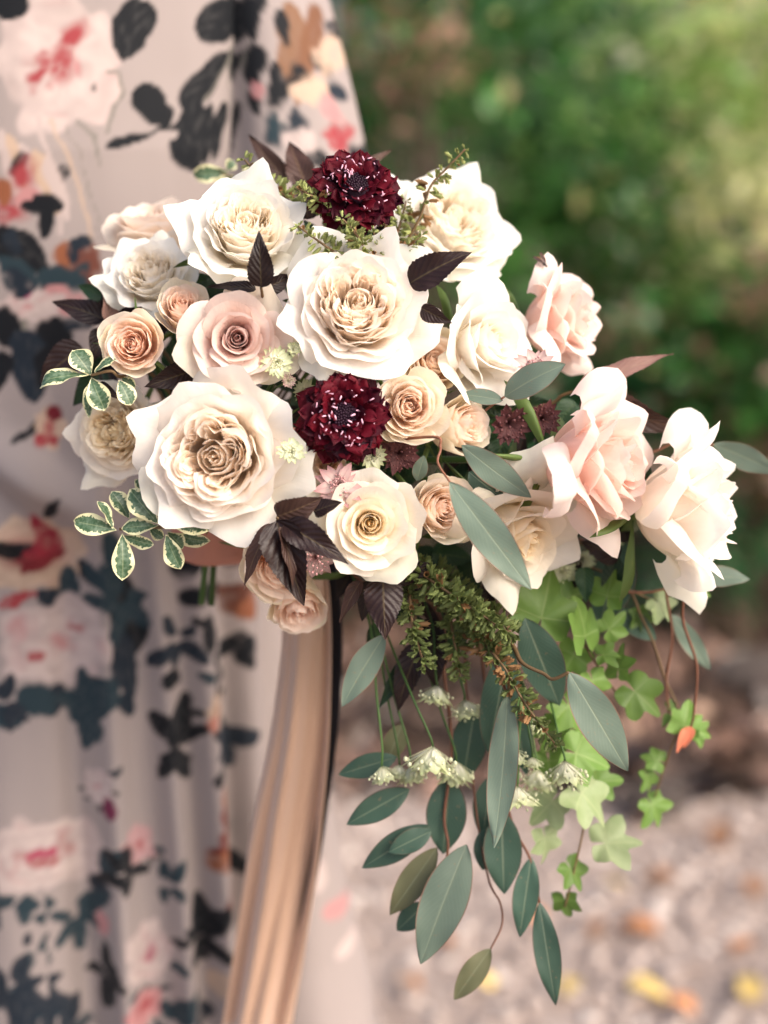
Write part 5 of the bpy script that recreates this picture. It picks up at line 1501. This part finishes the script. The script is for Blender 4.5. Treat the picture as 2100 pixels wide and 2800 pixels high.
spike("short bushy seed spike above the dark ribbed leaf", [(1110, 740, .90), (1105, 700, .875), (1120, 670, .87), (1150, 645, .872)], 13.75, 25.96, 'calyx', .3, 5, 407)
spike("seed spike rising between the upper scabiosa and the white back rose", [(1060, 690, .905), (1085, 640, .90), (1100, 590, .90), (1110, 550, .902)], 15, 25.96, 'calyx', .4, 5, 414)
spike("short seed spike close under the upper scabiosa next to the large ivory rose", [(1040, 740, .89), (1030, 700, .862), (1035, 665, .856), (1020, 635, .858)], 15, 25.96, 'calyx', .35, 5, 415)
spike("long dense seed spike trailing down past the cream rose", [(1130, 1550, .90), (1160, 1574, .872), (1262, 1645, .862), (1330, 1690, .862), (1400, 1735, .866)], 11.25, 29.5, 'calyx_dk', .05, 6, 408, .25)
spike("trailing seed spike with brown dried calyces at its middle", [(1300, 1720, .905), (1330, 1765, .88), (1382, 1830, .87), (1430, 1915, .868), (1480, 1985, .87), (1522, 2040, .872)], 15, 28.32, 'calyx_dk', .5, 5, 409, .35)
spike("short seed spike hanging beside the glossy purple black leaf", [(1118, 1600, .90), (1122, 1640, .875), (1128, 1710, .872), (1145, 1770, .872), (1160, 1820, .874)], 13.75, 28.32, 'calyx_dk', .05, 5, 410, .3)
spike("deep green seed spike in the shade under the creamy white rose", [(1230, 1650, .90), (1238, 1735, .892), (1250, 1790, .89), (1258, 1850, .892)], 13.75, 28.32, 'calyx_dk', .05, 5, 411, .3)
spike("dense seed spike between the trailing ones under the cream rose", [(1260, 1660, .895), (1300, 1710, .882), (1340, 1760, .88), (1365, 1790, .882)], 12.5, 29.5, 'calyx_dk', .1, 6, 412, .3)
spike("deep green seed spike behind the long dense one", [(1180, 1560, .91), (1230, 1590, .90), (1290, 1650, .895), (1390, 1690, .89)], 13.75, 28.32, 'calyx_dk', .05, 5, 413, .3)

# ---- ivy
def ivy_arrays(rng, lobes=5, depth=.42, bendz=.25):
    nr, na = 6, 48
    ang = np.linspace(-math.pi * .93, math.pi * .93, na)
    j = rng.uniform(.85, 1.15, 6)
    kx = np.array([0, .42 * j[0], .95 * j[1], 1.45, 2.05, 2.55, 2.95])
    kr = np.array([1.0, .52 + .25 * (.5 - depth), .86 * j[2], .50 + .2 * (.5 - depth), .62 * j[3], .46, .30])
    r = np.interp(np.abs(ang), kx, kr)
    r = np.where(ang < 0, r * (1 + .06 * (j[4] - 1) * 4), r)
    r *= 1 + .03 * np.sin(ang * 11 + rng.uniform(0, 6))
    V = [(0, 0, 0)]; UV = [(.5, 0)]
    for j in range(1, nr + 1):
        q = j / nr
        for k in range(na):
            x = r[k] * q * math.sin(ang[k]); y = r[k] * q * math.cos(ang[k])
            z = -bendz * (x * x + y * y) * .6 + .06 * math.sin(5 * ang[k]) * q * q + bendz * .5 * abs(x) * q
            V.append((x, y, z)); UV.append((.5 + .5 * math.sin(ang[k] * 2.2) * q, q))
    F = [(0, 1 + k + 1, 1 + k) for k in range(na - 1)]
    for j in range(nr - 1):
        for k in range(na - 1):
            a = 1 + j * na + k; F.append((a, a + 1, a + na + 1, a + na))
    V = np.array(V)
    return V, F, np.array(UV)
def ivy(label, stem, leaves, sr=.0009, smat='stem_brown', group=None):
    pts = [at(*q) for q in stem]
    root = empty("ivy_vine", pts[0]); tag(root, label, "ivy", group)
    a = len(label); b = BIND + RIGHT * (.008 * math.cos(a)) + FWD * (.008 * math.sin(a))
    cp = catmull([tuple(b), tuple((b + pts[0]) * .5 + UP * .01)] + [tuple(p) for p in pts], 8)
    tube("stem", cp, sr * 1.2, sr * .7, M[smat], root, 5)
    for (x, y, d, size, rot, tilt, mt) in leaves:
        V, F, UV = ivy_arrays(_lr, 5, _lr.uniform(.25, .5), _lr.uniform(.3, .9))
        V = V * pxm(size * .64, d)
        B = at(x, y, d)
        yv = (UP * math.cos(rot) + RIGHT * math.sin(rot))
        nr = (-FWD + RIGHT * tilt[0] + UP * tilt[1]).normalized(); xv = yv.cross(nr).normalized(); nr = xv.cross(yv)
        P = V @ np.array([xv[:], yv[:], nr[:]]) + np.array(B[:])
        inv = np.array(PINV(root)); P2 = P @ inv[:3, :3].T + inv[:3, 3]
        o = obj("leaf", make_mesh("leaf", P2, F, UV, M[mt]), root)
        dist = np.linalg.norm(cp - np.array(B[:]), axis=1); q = cp[int(dist.argmin())]
        if dist.min() > .002:
            tube("petiole", catmull([q, (q + np.array(B[:])) * .5 + np.array([0, 0, .004]), np.array(B[:])], 5), sr * .7, sr * .5, M[smat], o, 5)
    return root
PI = math.pi
ivy("bright ivy vine whose star shaped leaf shows below the cream rose", [(1330, 1560, .93), (1440, 1620, .92), (1560, 1700, .925), (1620, 1800, .93), (1690, 1900, .94)],
    [(1480, 1690, .905, 230, .25, (.1, .2), 'ivy'), (1600, 1740, .915, 190, -.1, (1.6, .1), 'ivy'), (1660, 1630, .925, 140, .2, (-.5, .2), 'ivy'), (1650, 1790, .925, 90, 1.5, (.2, .9), 'ivy'), (1690, 1830, .93, 120, .1, (-1.2, .2), 'ivy'), (1735, 1890, .935, 170, 2.3, (-.3, .5), 'ivy'), (1620, 1860, .93, 120, 2.8, (.3, .4), 'ivy'), (1540, 1640, .93, 120, 1.2, (.4, .3), 'ivy'), (1570, 1790, .94, 130, -2.6, (.2, .5), 'ivy'), (1665, 1720, .935, 110, .9, (.5, .2), 'ivy')])
ivy("ivy vine hanging behind the pale eucalyptus leaf", [(1400, 1650, .94), (1490, 1820, .935), (1550, 1960, .93), (1590, 2100, .935), (1600, 2230, .94), (1570, 2380, .945), (1545, 2480, .95)],
    [(1555, 1930, .93, 150, 2.6, (.2, .4), 'ivy'), (1575, 2060, .925, 170, 1.9, (-.2, .6), 'ivy'), (1590, 2170, .93, 190, 2.3, (.4, .7), 'ivy_pale'), (1510, 2190, .94, 150, -2.4, (.2, .5), 'ivy_pale'), (1655, 2305, .945, 170, 1.5, (.3, .8), 'ivy_pale'), (1560, 2375, .945, 120, 2.6, (.6, .5), 'ivy'), (1545, 2460, .95, 90, 3.0, (-.5, .2), 'ivy'), (1490, 2290, .945, 130, 3.0, (.6, .5), 'ivy_pale'), (1520, 1990, .94, 140, -2.7, (.3, .4), 'ivy'), (1620, 2010, .94, 120, 1.6, (-.3, .5), 'ivy'), (1500, 2080, .945, 130, 3.0, (.2, .6), 'ivy'), (1630, 2140, .945, 130, 1.4, (.3, .6), 'ivy')])
ivy("thin ivy vine with small starry leaves dangling at the end of the bouquet", [(1640, 1560, .95), (1760, 1700, .955), (1820, 1860, .96), (1860, 1960, .96), (1830, 2060, .965), (1790, 2180, .97)],
    [(1870, 1985, .955, 120, .3, (.2, .3), 'ivy'), (1905, 2000, .96, 80, 1.9, (.2, .2), 'ivy'), (1800, 2080, .965, 80, -1.2, (.3, .4), 'ivy'), (1770, 2120, .965, 90, 2.8, (.9, .2), 'ivy'), (1782, 2200, .97, 120, 2.6, (.3, .5), 'ivy'), (1830, 1930, .96, 40, 1.2, (.2, .4), 'ivy')])
ivy("ivy vine with dark green leaves under the outermost ivory rose", [(1560, 1520, .96), (1700, 1600, .96), (1790, 1640, .96), (1850, 1620, .955)],
    [(1800, 1650, .955, 110, 2.4, (.2, .4), 'ivy_pale'), (1900, 1600, .955, 90, 1.4, (.3, .6), 'ivy'), (1750, 1680, .96, 90, 2.9, (.5, .3), 'ivy'), (1580, 1600, .95, 110, .2, (.3, .2), 'ivy')])
# thin red trailing stems with a tiny red leaf
for k, pts in enumerate([[(1864, 1600, .93), (1868, 1700, .935), (1905, 1820, .94), (1898, 1945, .945), (1890, 1985, .95)], [(1820, 1610, .95), (1838, 1740, .955), (1822, 1860, .96), (1830, 1950, .96)]]):
    P = [at(*q) for q in pts]
    root = empty("trailing_stem", P[0]); tag(root, ["red trailing tendril with a coral leaf at its end", "brown trailing tendril next to the red one"][k], "tendril")
    tube("stem", catmull([tuple(BIND), tuple(at(1100, 1380, .985)), tuple(at(1500, 1370, .975)), tuple(at(1800, 1450, .955))] + [tuple(p) for p in P], 8), .0012, .0008, M['stem_red'], root, 6)
    lm = litter_mat("coral_leaf" + str(k), (.62, .16, .09), (.70, .25, .14)) if k == 0 else M['ivy']
    q = pts[-1]
    leaf_between("leaf", at(q[0], q[1], q[2]), at(q[0] - 20, q[1] + (62 if k == 0 else 40), q[2]), leaf_arrays(_lr, 'ovate', 5, 9, .5), lm, root)
    if k == 0:
        leaf_between("leaf", at(1880, 1990, .95), at(1850, 2060, .95), leaf_arrays(_lr, 'ovate', 5, 9, .35), lm, root)

# ---- the insect on the blush rose
def insect():
    best = None
    for (x, y) in [(1480, 722), (1490, 740), (1500, 760), (1520, 780), (1540, 800), (1550, 830)]:
        dv = (at(x, y, 1.0) - CAM).normalized()
        ok, loc, nrm, idx, ob, mt = SC.ray_cast(_dg, CAM, dv, distance=1.2)
        if ok and ob.parent is not None and 'insect' in ob.parent.get("label", ""):
            best = (loc, nrm); break
    if best is None: return
    loc, nrm = best
    if nrm.dot(CAM - loc) < 0: nrm = -nrm
    fwdv = (RIGHT * .55 - UP * .83); y = (fwdv - nrm * fwdv.dot(nrm)).normalized(); x = y.cross(nrm)
    rot = Matrix((x, y, nrm)).transposed()
    root = empty("insect", loc + nrm * .0002, rot)
    tag(root, "small brown winged insect perched on the pale blush rose", "insect")
    am = plain_leaf_mat("insect_amber", (.35, .15, .04), (.20, .08, .03), 0, .4, .5, 900); dk = plain_leaf_mat("insect_dark", (.03, .02, .015), (.06, .04, .03), 0, .4, .5, 900)
    def ell(name, c, r, mt):
        bm = bmesh.new(); bmesh.ops.create_uvsphere(bm, u_segments=10, v_segments=8, radius=1)
        v = np.array([q.co[:] for q in bm.verts]) * np.array(r) + np.array(c); f = [tuple(q.index for q in g_.verts) for g_ in bm.faces]; bm.free()
        return obj(name, make_mesh(name, v, f, None, mt), root)
    ell("abdomen", (0, -.0022, .0016), (.0011, .0030, .0010), am); ell("thorax", (0, .0018, .0018), (.0011, .0016, .0011), dk); ell("head", (0, .0038, .0017), (.0009, .0008, .0008), dk)
    for s in (-1, 1):
        V, F, UV = leaf_arrays(np.random.default_rng(1), 'oval', 5, 9, .34, 0, .1)
        A = np.array(Matrix.Rotation(math.pi + s * .35, 3, 'Z')); obj("wing", make_mesh("wing", (V * .0085) @ A.T + np.array([s * .0006, .0018, .0028]), F, UV, M['brown']), root)
        for k in range(3):
            a = .5 - .55 * k
            p0 = np.array([s * .0006, .0018 - .0008 * k, .0014]); p2 = np.array([s * .0034, .0018 + .0036 * math.sin(a), -.0002]); pm = (p0 + p2) / 2 + np.array([0, 0, .0016])
            v, f = tube_arrays(catmull([p0, pm, p2], 4), .00014, .0001, 4); obj("leg", make_mesh("leg", v, f, None, dk), root)
        v, f = tube_arrays(catmull([(s * .0004, .0044, .002), (s * .0012, .0058, .0026), (s * .0016, .0072, .0024)], 4), .0001, .00006, 4); obj("antenna", make_mesh("antenna", v, f, None, dk), root)
insect()
